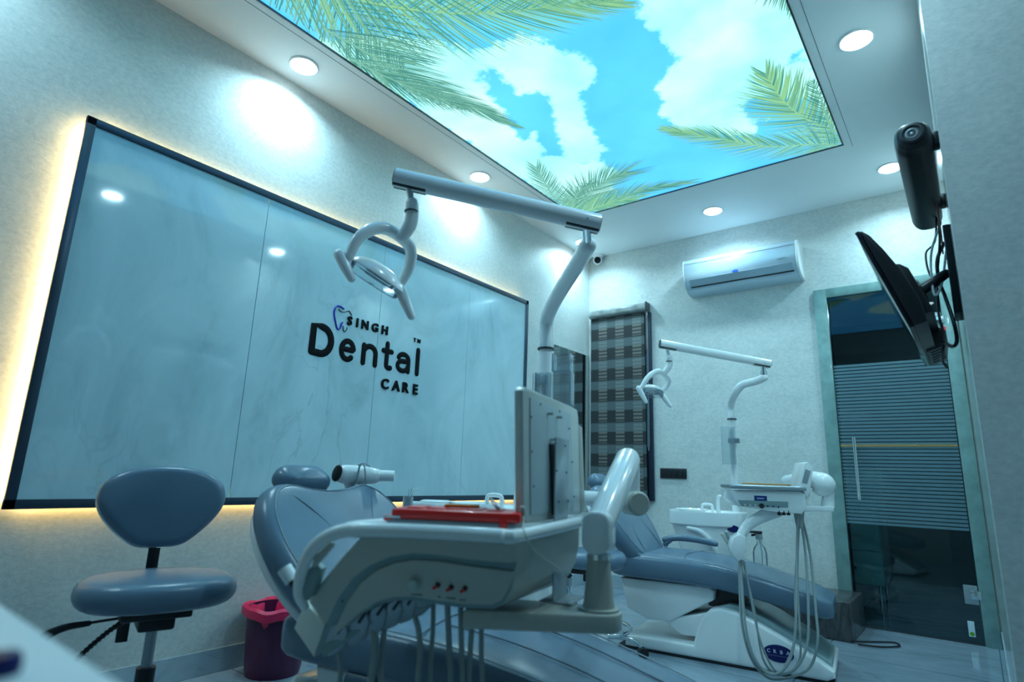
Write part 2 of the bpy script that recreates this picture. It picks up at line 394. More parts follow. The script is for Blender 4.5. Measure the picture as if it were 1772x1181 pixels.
# glass door
door = bpy.data.objects.new('door_1', None); COL.objects.link(door); door.location = (0, D, 0); door['kind'] = 'structure'
bm = bmesh.new()
add_box(bm, (-.838, D-.028, 0), (DX0, D+.13, 2.385), bev=.003)
add_box(bm, (DX1, D-.028, 0), (XR-.008, D+.13, 2.385), bev=.003)
add_box(bm, (DX0, D-.028, DZ), (DX1, D+.13, 2.385), bev=.003)
obj('door_frame', bm, M_TEAL, door)
bm = bmesh.new(); add_box(bm, (DX0+.004, D-.012, .012), (DX1-.004, D-.002, DZ-.004)); obj('glass_pane', bm, M_GLASS, door, 0)
bm = bmesh.new(); add_box(bm, (DX0+.006, D-.0145, .67), (DX1-.006, D-.0130, 1.79)); obj('frosted_film', bm, M_FROST, door, 0)
bm = bmesh.new(); add_box(bm, (DX0+.006, D-.0165, 1.196), (DX1-.006, D-.0146, 1.212)); obj('gold_strip', bm, mat('gold strip', (.75, .50, .22), .25, metal=.7, noise=.03), door, 0)
hd = None
bm = bmesh.new(); add_cyl(bm, (-.652, D-.060, .83), (-.652, D-.060, 1.26), .012); hd = obj('door_handle', bm, M_CHROME, door)
bm = bmesh.new()
for z in (.90, 1.19): add_cyl(bm, (-.652, D-.012, z), (-.652, D-.060, z), .007, n=12)
obj('handle_post', bm, M_CHROME, hd)
for z in (.29, 2.05):
    bm = bmesh.new(); add_box(bm, (DX1-.075, D-.026, z-.055), (DX1-.005, D-.010, z+.055), bev=.002); hg = obj('hinge', bm, M_STEEL, door)
    bm = bmesh.new(); add_box(bm, (DX1-.040, D-.031, z-.025), (DX1+.010, D-.026, z+.025), bev=.001); obj('hinge_plate', bm, M_CHROME, hg)
bm = bmesh.new(); add_box(bm, (-.138, D-.016, .045), (-.105, D-.0128, .135), bev=.001); sk = obj('paper_sticker', bm, mat('white paper', (.62, .72, .80), .6, noise=.03), door, 0)
bm = bmesh.new(); add_lathe(bm, [(.0, .001), (.012, .001), (.012, .0)], (-.121, D-.016, .062), (0, -1, 0), 16); obj('green_dot', bm, mat('green ink', (.12, .42, .03), .5, noise=.05), sk, 0)

YK = 5.30
kr, kb, kt = at(1527, 960, 1, YK).x, at(1528, 1016, 1, YK).z, 1.05
cb = thing('corridor_cabinet', 'pale green two-drawer cabinet behind the glass door', 'cabinet', (kr-.3, YK+.2, 0))
M_CAB = mat('pale green laminate', (.40, .52, .48), .4, noise=.04)
kb = max(kb, .10); km = at(1524, 956, 1, YK).z
bm = bmesh.new(); add_box(bm, (kr-.62, YK, kb), (kr, YK+.45, kt), bev=.004); obj('body', bm, M_CAB, cb)
for z0, z1 in ((kb+.006, km-.004), (km+.004, kt-.006)):
    bm = bmesh.new(); add_box(bm, (kr-.612, YK-.015, z0), (kr-.004, YK, z1), bev=.003); dr = obj('drawer', bm, M_CAB, cb)
    bm = bmesh.new(); add_cyl(bm, (kr-.18, YK-.015, z1-.12), (kr-.18, YK-.035, z1-.12), .010, n=12); obj('knob', bm, M_CHROME, dr)
for x in (kr-.58, kr-.04):
    for y in (YK+.05, YK+.40):
        bm = bmesh.new(); add_cyl(bm, (x, y, 0), (x, y, kb), .014, n=12); obj('leg', bm, M_CHROME, cb)
cl = thing('added_corridor_light', 'round fill light added in the corridor to brighten it behind the glass door', 'ceiling light', (-.2, 6.2, 2.7))  # lamp added to make the dark corridor and its cabinet visible
bm = bmesh.new(); add_lathe(bm, [(.09, 0), (.09, -.012), (.08, -.016), (0, -.016)], V((-.2, 6.2, 2.7)), n=28); obj('diffuser', bm, mat('added corridor glow', (1, 1, 1), emit=(.6, .85, 1), es=3), cl)
L = bpy.data.lights.new('corridor_fill_lamp', 'AREA'); L.shape = 'DISK'; L.size = .15; L.energy = 4.5; L.color = (.6, .88, 1)
o = bpy.data.objects.new('corridor_fill_lamp', L); COL.objects.link(o); o.location = (-.2, 6.2, 2.68)

# granite ledge box left of the door, and the cable on the floor beside it
bm = bmesh.new(); add_box(bm, (-1.32, 4.32, 0), (-.69, D-.032, .225), bev=.006)
tag(obj('granite_step', bm, M_GRAN), 'dark granite step block against the back wall left of the glass door', 'step')
bm = bmesh.new()
add_tube(bm, [(-.70, 4.31, .012), (-.62, 4.40, .008), (-.50, 4.50, .008), (-.47, 4.42, .008), (-.55, 4.32, .008), (-.66, 4.27, .010)], .005, 8, sp=6)
tag(obj('floor_cable', bm, M_BLACK), 'thin black cable looped on the floor by the granite step', 'cable')

# ============================================================ CEILING PRINT
sky = thing('ceiling_light_panel', 'large backlit ceiling print of blue sky, white clouds and palm fronds', 'ceiling panel', ((PX0+PX1)/2, (PY0+PY1)/2, H))
def pip(p, poly):
    x, y = p; ins = False; dm = 1e9
    for i in range(len(poly)):
        x1, y1 = poly[i]; x2, y2 = poly[(i+1) % len(poly)]
        if (y1 > y) != (y2 > y) and x < (x2-x1)*(y-y1)/(y2-y1)+x1: ins = not ins
        dx, dy = x2-x1, y2-y1; t = max(0, min(1, ((x-x1)*dx+(y-y1)*dy)/(dx*dx+dy*dy+1e-12)))
        dm = min(dm, math.hypot(x-x1-t*dx, y-y1-t*dy))
    return dm if ins else -dm
def cp(px, py): p = at(px, py, 2, H); return (p.x, p.y)
CL = [[(600, 60), (700, 70), (790, 78), (830, 100), (822, 140), (850, 160), (880, 215), (905, 245), (925, 230), (945, 270), (985, 272), (1010, 285), (1045, 280), (1065, 300), (1060, 330), (1000, 372), (975, 360), (700, 175), (560, 80)],
      [(812, 95), (850, 75), (905, 62), (950, 78), (1000, 95), (1030, 120), (1022, 145), (1005, 170), (1015, 215), (1035, 235), (1050, 260), (1030, 290), (975, 275), (965, 240), (955, 200), (950, 170), (925, 160), (895, 165), (870, 130), (825, 118)],
      [(1108, -40), (1100, 30), (1115, 48), (1150, 60), (1168, 100), (1155, 125), (1143, 155), (1150, 180), (1140, 190), (1158, 215), (1200, 232), (1290, 235), (1330, 215), (1300, 190), (1298, 172), (1340, 165), (1400, 170), (1470, 250), (1425, 130), (1375, 0), (1365, -40)]]
HOLE = [[(1365, 92), (1385, 88), (1392, 104), (1372, 112)], [(1292, 182), (1320, 178), (1340, 200), (1320, 225), (1300, 215)], [(838, 118), (868, 128), (872, 160), (850, 158)]]
CLW = [[cp(*p) for p in c] for c in CL]; HOW = [[cp(*p) for p in c] for c in HOLE]
nx, ny = 110, 190
bm = bmesh.new(); grid = []; vals = []
for j in range(ny+1):
    row = []
    for i in range(nx+1):
        x = PX0+(PX1-PX0)*i/nx; y = PY0+(PY1-PY0)*j/ny
        d = max(pip((x, y), c) for c in CLW)
        if d < .4:
            d2 = .18*math.sin(3.1*x+1.7*y+.4)+.12*math.sin(5*y-2*x)-.12 if y < 2.0 else -1
            d = max(d, d2)
        for h in HOW: d = min(d, -pip((x, y), h))
        row.append(bm.verts.new((x, y, H+.004))); vals.append(max(-1, min(1, d/.16)))
    grid.append(row)
for j in range(ny):
    for i in range(nx): bm.faces.new((grid[j][i], grid[j][i+1], grid[j+1][i+1], grid[j+1][i]))
m, n, p = nt('backlit sky print'); tc = N(n, 'ShaderNodeTexCoord')
at_ = N(n, 'ShaderNodeAttribute', attribute_name='cloud')
nz = N(n, 'ShaderNodeTexNoise'); nz.inputs['Scale'].default_value = 5; nz.inputs['Detail'].default_value = 10; nz.inputs['Roughness'].default_value = .66; n.links.new(tc.outputs['Object'], nz.inputs['Vector'])
ma = N(n, 'ShaderNodeMath', operation='MULTIPLY_ADD'); ma.inputs[1].default_value = 2.0; ma.inputs[2].default_value = -1.0; n.links.new(nz.outputs['Fac'], ma.inputs[0])
ad = N(n, 'ShaderNodeMath', operation='ADD'); n.links.new(at_.outputs['Fac'], ad.inputs[0]); n.links.new(ma.outputs[0], ad.inputs[1])
mr = N(n, 'ShaderNodeMapRange'); mr.interpolation_type = 'SMOOTHSTEP'; mr.inputs['From Min'].default_value = -.14; mr.inputs['From Max'].default_value = .16; n.links.new(ad.outputs[0], mr.inputs['Value'])
n2 = N(n, 'ShaderNodeTexNoise'); n2.inputs['Scale'].default_value = 1.6; n2.inputs['Detail'].default_value = 5; n.links.new(tc.outputs['Object'], n2.inputs['Vector'])
cr = N(n, 'ShaderNodeValToRGB'); e = cr.color_ramp.elements; e[0].position = .38; e[0].color = (.30, .85, .92, 1); e[1].position = .62; e[1].color = (.56, .98, .93, 1); n.links.new(n2.outputs['Fac'], cr.inputs['Fac'])
sr = N(n, 'ShaderNodeValToRGB'); e = sr.color_ramp.elements; e[0].position = .35; e[0].color = (.065, .47, 1.0, 1); e[1].position = .7; e[1].color = (.10, .60, 1.1, 1); n.links.new(n2.outputs['Fac'], sr.inputs['Fac'])
mx = N(n, 'ShaderNodeMix', data_type='RGBA'); n.links.new(mr.outputs[0], mx.inputs[0]); n.links.new(sr.outputs[0], mx.inputs[6]); n.links.new(cr.outputs[0], mx.inputs[7])
n.links.new(mx.outputs[2], p.inputs['Emission Color']); p.inputs['Emission Strength'].default_value = SKY_E
p.inputs['Base Color'].default_value = (.05, .05, .05, 1); p.inputs['Roughness'].default_value = .5
so = obj('sky_print', bm, m, sky, 0)
a = so.data.attributes.new('cloud', 'FLOAT', 'POINT')
for i, v in enumerate(vals): a.data[i].value = v
bm = bmesh.new()
t = .012
for mn, mx_ in (((PX0-.002, PY0-.002), (PX0+t*.5, PY1+.002)), ((PX1-t*.5, PY0-.002), (PX1+.002, PY1+.002)), ((PX0, PY0-.002), (PX1, PY0+t*.5)), ((PX0, PY1-t*.5), (PX1, PY1+.002))):
    add_box(bm, (*mn, H-.004), (*mx_, H+.02))
obj('edge_trim', bm, M_DARK, sky, 0)
bm = bmesh.new()
for x in (PX0-.05, PX1+.045): add_box(bm, (x, PY0-.05, H-.0012), (x+.002, PY1+.05, H+.001))
struct('trim_1', bm, M_DARK)

def leafmat(nm, c0, c1, s):
    m, n, p = nt(nm); a = N(n, 'ShaderNodeAttribute', attribute_name='tone')
    r = N(n, 'ShaderNodeValToRGB'); e = r.color_ramp.elements; e[0].color = (*c0, 1); e[1].color = (*c1, 1)
    n.links.new(a.outputs['Fac'], r.inputs['Fac']); n.links.new(r.outputs['Color'], p.inputs['Emission Color'])
    p.inputs['Emission Strength'].default_value = s; p.inputs['Base Color'].default_value = (.03, .05, .03, 1); return m
M_FR1 = leafmat('printed palm leaf deep', (.02, .17, .15), (.18, .45, .33), .85)
M_FR2 = leafmat('printed palm leaf light', (.03, .23, .20), (.28, .58, .26), .85)
FZ = [0]
def frond(rach, L, m, n=70, ang=(60, 30), w=.012, sides=(1, -1), prof=None, label=None, jit=.12, curl=.14):
    n = int(n*1.5)
    """printed frond: rachis through pixels, leaflets as tapered strips, cut at the panel edge"""
    pts = spline([V((*cp(*q), 0)) for q in rach], 12); FZ[0] += 1; z0 = H+.0036-FZ[0]*.00022
    bm = bmesh.new(); tones = []
    S = [0]
    for a, b in zip(pts, pts[1:]): S.append(S[-1]+(b-a).length)
    def pa(t):
        s = t*S[-1]
        for i in range(len(S)-1):
            if S[i+1] >= s or i == len(S)-2:
                k = (s-S[i])/(S[i+1]-S[i]+1e-9); return pts[i].lerp(pts[i+1], k), (pts[i+1]-pts[i]).normalized()
    def inside(q): return PX0 < q.x < PX1 and PY0 < q.y < PY1
    def strip(c, ws, z, tone):
        prev = None
        for i, q in enumerate(c):
            if not inside(q): prev = None; continue
            d = (c[min(i+1, len(c)-1)]-c[max(i-1, 0)]).normalized(); nn = V((-d.y, d.x, 0))*ws[i]
            cur = (bm.verts.new((q.x+nn.x, q.y+nn.y, z)), bm.verts.new((q.x-nn.x, q.y-nn.y, z))); tones.extend((tone*(1-.3*i/len(c)), tone))
            if prev: bm.faces.new((prev[0], cur[0], cur[1], prev[1]))
            prev = cur
    for k in range(n):
        t = (k+.5)/n
        for sd in sides:
            p, T = pa(min(.999, t+random.uniform(-.3, .3)/n)); f = prof(t) if prof else math.sin(PI*min(1, .18+t*.82))**.6
            ln = L*f*random.uniform(1-jit, 1+jit); a = math.radians(ang[0]+(ang[1]-ang[0])*t+random.uniform(-3, 3))*sd
            c = []; d = V((T.x*math.cos(a)-T.y*math.sin(a), T.x*math.sin(a)+T.y*math.cos(a), 0)); q = p.copy(); m_ = 7
            for i in range(m_+1):
                c.append(q.copy()); aa = -sd*curl/m_; d = V((d.x*math.cos(aa)-d.y*math.sin(aa), d.x*math.sin(aa)+d.y*math.cos(aa), 0)); q = q+d*ln/m_
            ws = [w*.36*(.5+.5*math.sin(PI*min(1, .25+i/m_*.6)))*(1-(i/m_)**3)+.0004 for i in range(m_+1)]
            strip(c, ws, z0-.0001*(k % 2), random.random())
    strip(pts, [.006*(1-i/len(pts))+.0015 for i in range(len(pts))], z0-.00021, .9)
    o = obj('palm_frond', bm, m, sky, 0)
    at2 = o.data.attributes.new('tone', 'FLOAT', 'POINT')
    for i in range(len(at2.data)): at2.data[i].value = tones[i] if i < len(tones) else .5
frond([(420, -160), (520, -60), (600, 20), (700, 110)], .55, M_FR1, 46, (75, 35), .011)
frond([(470, -60), (620, 0), (766, 23), (860, 22), (960, 12), (1075, 2)], .50, M_FR2, 84, (66, 16), .0085, prof=lambda t: (1-t)**.35*1.0)
frond([(455, -120), (600, -45), (760, -30), (900, -25), (1040, -10)], .5, M_FR2, 60, (60, 18), .009, prof=lambda t: (1-t)**.4)
frond([(560, 50), (640, 95), (740, 150), (830, 190), (893, 218)], .42, M_FR1, 56, (38, 8), .008, prof=lambda t: (1-t)**.5+.08)
frond([(600, 100), (660, 130), (730, 160), (800, 185)], .36, M_FR1, 30, (34, 10), .010, prof=lambda t: (1-t)**.4)
frond([(1500, 235), (1430, 222), (1385, 200), (1350, 168), (1325, 128)], .42, M_FR2, 56, (62, 22), .012, prof=lambda t: (.5+.6*t) if t < .6 else (1.2-t)*1.4)
frond([(1500, 262), (1420, 250), (1330, 254), (1240, 240), (1150, 224)], .40, M_FR2, 76, (62, 16), .009, prof=lambda t: (1-t)**.5*(.6+.5*t)+.05)
frond([(1480, 280), (1440, 225), (1420, 170), (1405, 140)], .22, M_FR1, 26, (60, 25), .010)
frond([(985, 385), (960, 345), (940, 312), (928, 290)], .36, M_FR1, 34, (55, 25), .010, prof=lambda t: 1-.6*t)
frond([(985, 390), (1010, 345), (1045, 315), (1085, 298)], .50, M_FR1, 50, (62, 22), .011, prof=lambda t: 1-.55*t)
frond([(960, 380), (1040, 355), (1110, 330), (1190, 316)], .40, M_FR1, 56, (55, 16), .010, prof=lambda t: 1-.7*t)
frond([(990, 360), (1000, 335), (1022, 318)], .22, M_FR1, 20, (55, 20), .010, prof=lambda t: 1-.6*t)
frond([(960, 372), (1010, 366), (1060, 350), (1100, 345)], .34, M_FR2, 40, (60, 25), .010, prof=lambda t: 1-.5*t)
frond([(1345, -60), (1360, -30), (1372, -8), (1376, 12)], .2, M_FR1, 18, (50, 20), .010, prof=lambda t: 1-.6*t)

# ============================================================ DOWNLIGHTS
def dl(bm_rim):
    pass
LABELS = {(-2.66, 0.0): 'round downlight on the left ceiling strip behind the camera', (-.23, 0.0): 'round downlight on the right ceiling strip above the camera',
 (-2.66, 4.44): 'round recessed downlight in the far left ceiling corner, behind the lamp pole elbow', (-2.66, 2.955): 'round recessed downlight above the middle of the marble panel, just over the lamp boom',
          (-2.66, 1.48): 'large-looking round downlight nearest the camera on the left ceiling strip', 
          (-1.45, 4.44): 'round recessed downlight above the air conditioner', 
          (-.23, 4.44): 'round recessed downlight at the far right, partly hidden by the black speaker', (-.23, 2.955): 'round recessed downlight at the top right of the lit sky print',
          (-.23, 1.48): 'round downlight above the black television side, out of the picture'}
for (x, y) in LAMPS:
    r = thing('ceiling_downlight', LABELS[(x, y)], 'ceiling light', (x, y, H), 0, 'round ceiling downlights')
    bm = bmesh.new(); add_lathe(bm, [(.078, 0), (.080, -.004), (.072, -.009), (.066, -.006)], (x, y, H), n=40); obj('rim', bm, M_RIM, r)
    bm = bmesh.new(); add_lathe(bm, [(.0, -.016), (.045, -.0155), (.060, -.013), (.067, -.008), (.067, -.002), (.0, -.002)], (x, y, H), n=40); obj('diffuser', bm, M_LAMPON, r)

# ============================================================ BACKLIT MARBLE PANEL
XP = XL+.05
def pw(px, py, x=XP): return at(px, py, 0, x)
A = pw(152, 200); Bq = pw(5, 881); Cq = pw(914, 520); Dq = pw(911, 868)
y0 = (A.y+Bq.y)/2; y1 = (Cq.y+Dq.y)/2-.015; z1 = (A.z+Cq.z)/2; z0 = (Bq.z+Dq.z)/2+.005
pan = thing('wall_panel', 'large backlit wall panel of blue-grey marble slabs in a dark frame', 'wall panel', (XL, (y0+y1)/2, z0))
fw = .035
bm = bmesh.new()
for mn, mx_ in (((y0, z0), (y0+fw, z1)), ((y1-fw, z0), (y1, z1)), ((y0, z0), (y1, z0+fw)), ((y0, z1-fw), (y1, z1))):
    add_box(bm, (XP-.020, *mn), (XP, *mx_), bev=.0015)
obj('frame', bm, M_FRAME, pan)
js = [y0+fw-.002, 1.462, 2.255, 3.065, y1-fw+.002]
for a, b in zip(js, js[1:]):
    bm = bmesh.new(); add_box(bm, (XP-.018, a+.0012, z0+fw-.004), (XP-.008, b-.0012, z1-fw+.004), bev=.0008); obj('marble_slab', bm, M_PANEL, pan, 0)
bm = bmesh.new(); add_box(bm, (XL, y0+.10, z0+.10), (XP-.018, y1-.10, z1-.10)); obj('backing', bm, M_DARK, pan, 0)
M_LEDL = mat('warm led strip bright', (1, .8, .5), emit=(1, .68, .28), es=55)
M_LEDB = mat('warm led strip', (1, .8, .5), emit=(1, .64, .20), es=14)
for nm_, mn, mx_, mm in (('l', (y0+.018, z0+.04), (y0+.030, z1-.04), M_LEDL), ('b', (y0+.05, z0+.018), (y1-.05, z0+.030), M_LEDB), ('t', (y0+.05, z1-.030), (y1-.05, z1-.018), M_LEDB)):
    bm = bmesh.new(); add_box(bm, (XL+.018, *mn), (XL+.028, *mx_)); obj('led_strip', bm, mm, pan, 0)

# ---- lettering
def text_bm(s, size, ext, bold=0.0, space=1.0):
    c = bpy.data.curves.new('t', 'FONT'); c.body = s; c.size = size; c.extrude = ext; c.offset = bold; c.space_character = space; c.resolution_u = 4
    o = bpy.data.objects.new('t', c); COL.objects.link(o); dg = bpy.context.evaluated_depsgraph_get()
    me = bpy.data.meshes.new_from_object(o.evaluated_get(dg)); bm = bmesh.new(); bm.from_mesh(me)
    bpy.data.objects.remove(o); bpy.data.curves.remove(c); bpy.data.meshes.remove(me); return bm
def place_text(s, o, ex, ey, wh, ext, bold=0, sx=1.0):
    """text fitted to height wh (cap height) with its lower left corner at o"""
    ez = V(ex).cross(V(ey)); bm = text_bm(s, 1, 0.02, bold)
    xs = [v.co.x for v in bm.verts]; ys = [v.co.y for v in bm.verts]; zs = [v.co.z for v in bm.verts]
    h = max(ys)-min(ys); k = wh/h; kx = k*sx
    for v in bm.verts:
        x = (v.co.x-min(xs))*kx; y = (v.co.y-min(ys))*k; z = (v.co.z-min(zs))/(max(zs)-min(zs))*ext
        v.co = V(o)+V(ex)*x+V(ey)*y+ez*z
    return bm, (max(xs)-min(xs))*kx
XF = XP-.008
sign = thing('lettering', 'raised black clinic lettering with a blue tooth outline on the marble panel', 'sign', (XF, 2.28, 1.4))
EX, EY = V((0, 1, 0)), V((0, 0, 1))
def wl(cx, cy):      # crop coordinates of the lettering close-up -> wall
    p = at(500+cx*260/1535, 500+cy*260/1535, 0, XF+.006); return (p.y, p.z)
def stroke(name, lines, wd, m, ext=.005):
    """rounded letter strokes: lines of (y,z) points"""
    bm = bmesh.new()
    for ln in lines:
        pts = [V((XF+ext/2, q[0], q[1])) for q in ln]
        add_tube(bm, pts, wd/2, 12, cap='round', flat=(V((1, 0, 0)), ext/wd))
    return obj(name, bm, m, sign)
def arc(c, rx, rz, a0, a1, n=18): return [(c[0]+rx*math.cos(math.radians(a0+(a1-a0)*k/n)), c[1]+rz*math.sin(math.radians(a0+(a1-a0)*k/n))) for k in range(n+1)]
zb, xh, zt = 1.5185, 1.6615, 1.708; W = .037; h = W/2
# D e n t a l
stroke('letter', [[(1.809, zb+h+.004), (1.809, zt-h), (1.862, zt-h)]+arc((1.862, (zb+zt)/2), .066, (zt-zb)/2-h-.001, 88, -88)+[(1.809, zb+h+.004)]], W+.004, M_LETTER)
cz = (zb+xh)/2; rz = (xh-zb)/2-h
stroke('letter', [[(2.004, cz+.004), (2.084, cz+.004)]+arc((2.043, cz), .042, rz, 5, 312, 26)], W-.004, M_LETTER)
stroke('letter', [[(2.158, zb+h), (2.158, xh-h)], [(2.158, xh-.05)]+arc((2.204, xh-h-.042), .044, .042, 150, 0, 12)+[(2.248, zb+h)]], W-.003, M_LETTER)
stroke('letter', [[(2.335, zt-h-.004), (2.335, zb+h+.02)]+arc((2.357, zb+h+.017), .022, .018, 190, 300, 8), [(2.306, xh-h-.004), (2.372, xh-h-.004)]], W-.004, M_LETTER)
stroke('letter', [arc((2.472, xh-h-.036), .044, .036, 160, 0, 14)+[(2.516, zb+h)], arc((2.468, zb+h+.031), .042, .031, 70, 360, 20), [(2.468, zb+h+.060), (2.516, zb+h+.066)]], W-.005, M_LETTER)
stroke('letter', [[(2.593, zt+.003-h), (2.593, zb+h)]], W-.002, M_LETTER)
def word(s, ys, z, hh, bold, m=M_LETTER, ext=.010, sx=1.05):
    for ch, yc in zip(s, ys):
        bm, wd = place_text(ch, (0, 0, 0), EX, EY, hh, ext, bold, sx)
        for v in bm.verts: v.co += V((XF, yc-wd/2, z))
        obj('letter', bm, m, sign, 0)
word('SINGH', (2.037, 2.091, 2.148, 2.223, 2.300), 1.737, .054, .028, sx=.98)
word('CARE', (2.336, 2.425, 2.505, 2.588), 1.402, .065, .030, sx=.98)
word('TM', (2.555, 2.592), 1.741, .026, .035, ext=.006)
def wlp(l): return [wl(*q) for q in l]
stroke('tooth_outline', [spline([V((q[0], q[1], 0)) for q in wlp([(562, 205), (530, 182), (495, 178), (470, 215), (466, 270), (480, 340), (492, 395), (508, 415), (528, 395), (538, 360), (550, 345)])], 5)], .010, M_BLUE, .008)
stroke('tooth_line', [spline([V((q[0], q[1], 0)) for q in wlp([(512, 208), (540, 235), (580, 236), (615, 225), (632, 245), (645, 272)])], 5)], .0035, M_LETTER, .006)
stroke('tooth_line', [spline([V((q[0], q[1], 0)) for q in wlp([(556, 380), (560, 420), (574, 440), (592, 418), (598, 398)])], 5)], .0035, M_LETTER, .006)

# ============================================================ BACK WALL THINGS
# mirror on the left wall by the corner
bm = bmesh.new(); add_box(bm, (XL, 4.24, .62), (XL+.005, 4.835, 2.063), bev=.0015)
mi = tag(obj('wall_mirror', bm, M_MIRROR, None, 0), 'tall frameless mirror on the left wall beside the checked blind', 'mirror')
bm = bmesh.new(); add_box(bm, (XL, 4.836, .60), (XL+.010, 4.846, 2.063)); obj('edge_strip', bm, M_STEEL, mi)
# blind
bl = thing('roller_blind', 'grey and black checked roller blind hanging in the left corner of the back wall', 'blind', (-2.53, D, 2.5))
bx0, bx1 = -2.79, -2.235
bm = bmesh.new(); add_prism(bm, [(bx0-.005, D-.002-q[0], 2.453+q[1]) for q in rrect(.085, .082, .03, 5, (.045, 0))], (bx1-bx0+.035, 0, 0), bev=.002); obj('cassette', bm, mat('grey woven cassette cover', (.26, .29, .29), .3, noise=.35, scale=14), bl)
bm = bmesh.new(); add_box(bm, (bx1+.028, D-.095, 2.408), (bx1+.038, D, 2.498), bev=.004); obj('end_cap', bm, M_DARK, bl)
bm = bmesh.new(); add_box(bm, (bx0, D-.050, .74), (bx1, D-.046, 2.42)); obj('fabric', bm, M_BLIND, bl, 0)
bm = bmesh.new(); add_box(bm, (bx0, D-.056, .715), (bx1, D-.040, .745), bev=.004); obj('bottom_rail', bm, M_BLACK, bl)
bm = bmesh.new(); add_tube(bm, [(bx1+.022, D-.060, 2.43), (bx1+.020, D-.062, 1.2), (bx1+.026, D-.060, 1.16), (bx1+.032, D-.062, 1.2), (bx1+.033, D-.060, 2.43)], .0022, 6); obj('pull_chain', bm, M_CHROME, bl)
wi = bpy.data.objects.new('window_1', None); COL.objects.link(wi); wi.location = (-2.5, D, 1.5); wi['kind'] = 'structure'
bm = bmesh.new(); add_box(bm, (bx0, D-.014, .76), (bx1+.004, D, 2.40)); obj('window_frame', bm, M_DARK, wi, 0)
bm = bmesh.new(); add_box(bm, (bx1+.004, D-.030, .74), (bx1+.050, D-.001, 2.41), bev=.004); obj('side_channel', bm, mat('navy side channel', (.012, .022, .05), .5, noise=.1), wi)
# socket plate
p0 = at(1143, 813, 1, D); p1 = at(1189, 832, 1, D); sp_ = thing('switch_plate', 'black rectangular switch plate on the back wall right of the blind', 'switch', (-2.04, D, .98))
bm = bmesh.new(); add_box(bm, (p0.x, D-.012, .934), (p1.x, D, 1.018), bev=.003); obj('plate', bm, M_BLACK, sp_)
bm = bmesh.new()
for k in range(4): add_box(bm, (p0.x+.02+k*.05, D-.0145, .955), (p0.x+.058+k*.05, D-.012, .998), bev=.001)
obj('rocker', bm, mat('black gloss rocker', (.016, .018, .022), .15, noise=.05), sp_)
# air conditioner
ac = thing('air_conditioner', 'silver-white split air conditioner high on the back wall', 'air conditioner', (-1.40, D, 2.52))
def acx(px, py, d): return at(px, py, 1, D-d)
ax0 = (acx(1182, 455, .20).x+acx(1186, 490, .18).x)/2; ax1 = (acx(1373, 417, .2).x+acx(1378, 455, .19).x)/2
zt_ = (acx(1182, 455, .16).z+acx(1373, 417, .16).z)/2; zb_ = zt_-.285
prof = [(0, 0), (.045, .0), (.11, .012), (.165, .045), (.195, .10), (.205, .17), (.205, .235), (.198, .27), (.18, .285), (0, .285)]
def acp(l, x): return [(x, D-q[0], zb_+q[1]) for q in l]
bm = bmesh.new(); add_prism(bm, acp(prof, ax0), (ax1-ax0, 0, 0), bev=.004); obj('body', bm, mat('silver blue front panel', (.60, .72, .82), .24, metal=.35, noise=.02), ac, 40)
bm = bmesh.new(); add_prism(bm, acp([(q[0]*1.01, q[1]) for q in prof], ax1), (.022, 0, 0), bev=.006); obj('side_cap', bm, M_WHITE, ac, 40)
bm = bmesh.new(); add_prism(bm, acp([(q[0]*1.01, q[1]) for q in prof], ax0-.006), (.006, 0, 0)); obj('side_cap', bm, M_WHITE, ac, 40)
bm = bmesh.new(); add_prism(bm, acp([(.199, .100), (.170, .042), (.160, .050), (.190, .105)], ax0+.045), (ax1-ax0-.07, 0, 0)); lv = obj('louver', bm, mat('silver louver', (.40, .52, .60), .25, metal=.3, noise=.02), ac, 30)
bm = bmesh.new(); add_prism(bm, acp([(.1655, .036), (.176, .044), (.170, .048), (.158, .040)], ax0+.05), (ax1-ax0-.07, 0, 0)); obj('air_slot', bm, M_BLACK, ac, 0)
bm = bmesh.new(); add_box(bm, (ax0+.004, D-.2068, zb_+.2415), (ax1-.004, D-.2045, zb_+.2435)); obj('seam', bm, M_GROOVE, ac, 0)
bm = bmesh.new(); add_lathe(bm, [(0, .003), (.95, .002), (1, 0)], (0, 0, 0), n=28)
xl = acx(1272, 469, .205).x
bm.transform(Matrix.Translation((xl, D-.204, acx(1272, 469, .205).z)) @ Matrix.Rotation(PI/2, 4, 'X') @ Matrix.Diagonal((.026, .011, 1, 1))); lg = obj('oval_badge', bm, mat('blue badge', (.02, .10, .45), .25, noise=.03), ac)
bm = bmesh.new(); add_box(bm, (ax1-.13, D-.2062, zb_+.146), (ax1-.07, D-.2045, zb_+.151)); obj('print', bm, M_GROOVE, ac, 0)
# dome camera
pc = at(1035, 447, 1, D-.05); dc = thing('security_camera', 'small white dome security camera in the upper back corner', 'security camera', (pc.x, D, H))
bm = bmesh.new(); add_lathe(bm, [(.0, 0), (.052, 0), (.052, -.016), (.045, -.028), (.03, -.03)], (pc.x, D-.06, H-.001), n=28); obj('base', bm, M_WHITE, dc)
tow = (V((-.2, 0, 1.3))-V((pc.x, D-.06, H-.06))).normalized()
bm = bmesh.new(); add_lathe(bm, [(.0, -.045), (.025, -.038), (.04, -.02), (.045, 0), (.041, .018), (.034, .026)], (pc.x, D-.06, H-.055), tow, 28); ba = obj('ball', bm, M_WHITE, dc)
bm = bmesh.new(); add_lathe(bm, [(.034, .022), (.033, .030), (.0, .031)], (pc.x, D-.06, H-.055), tow, 28); obj('lens', bm, mat('black lens glass', (.01, .012, .015), .08, noise=.05), ba)

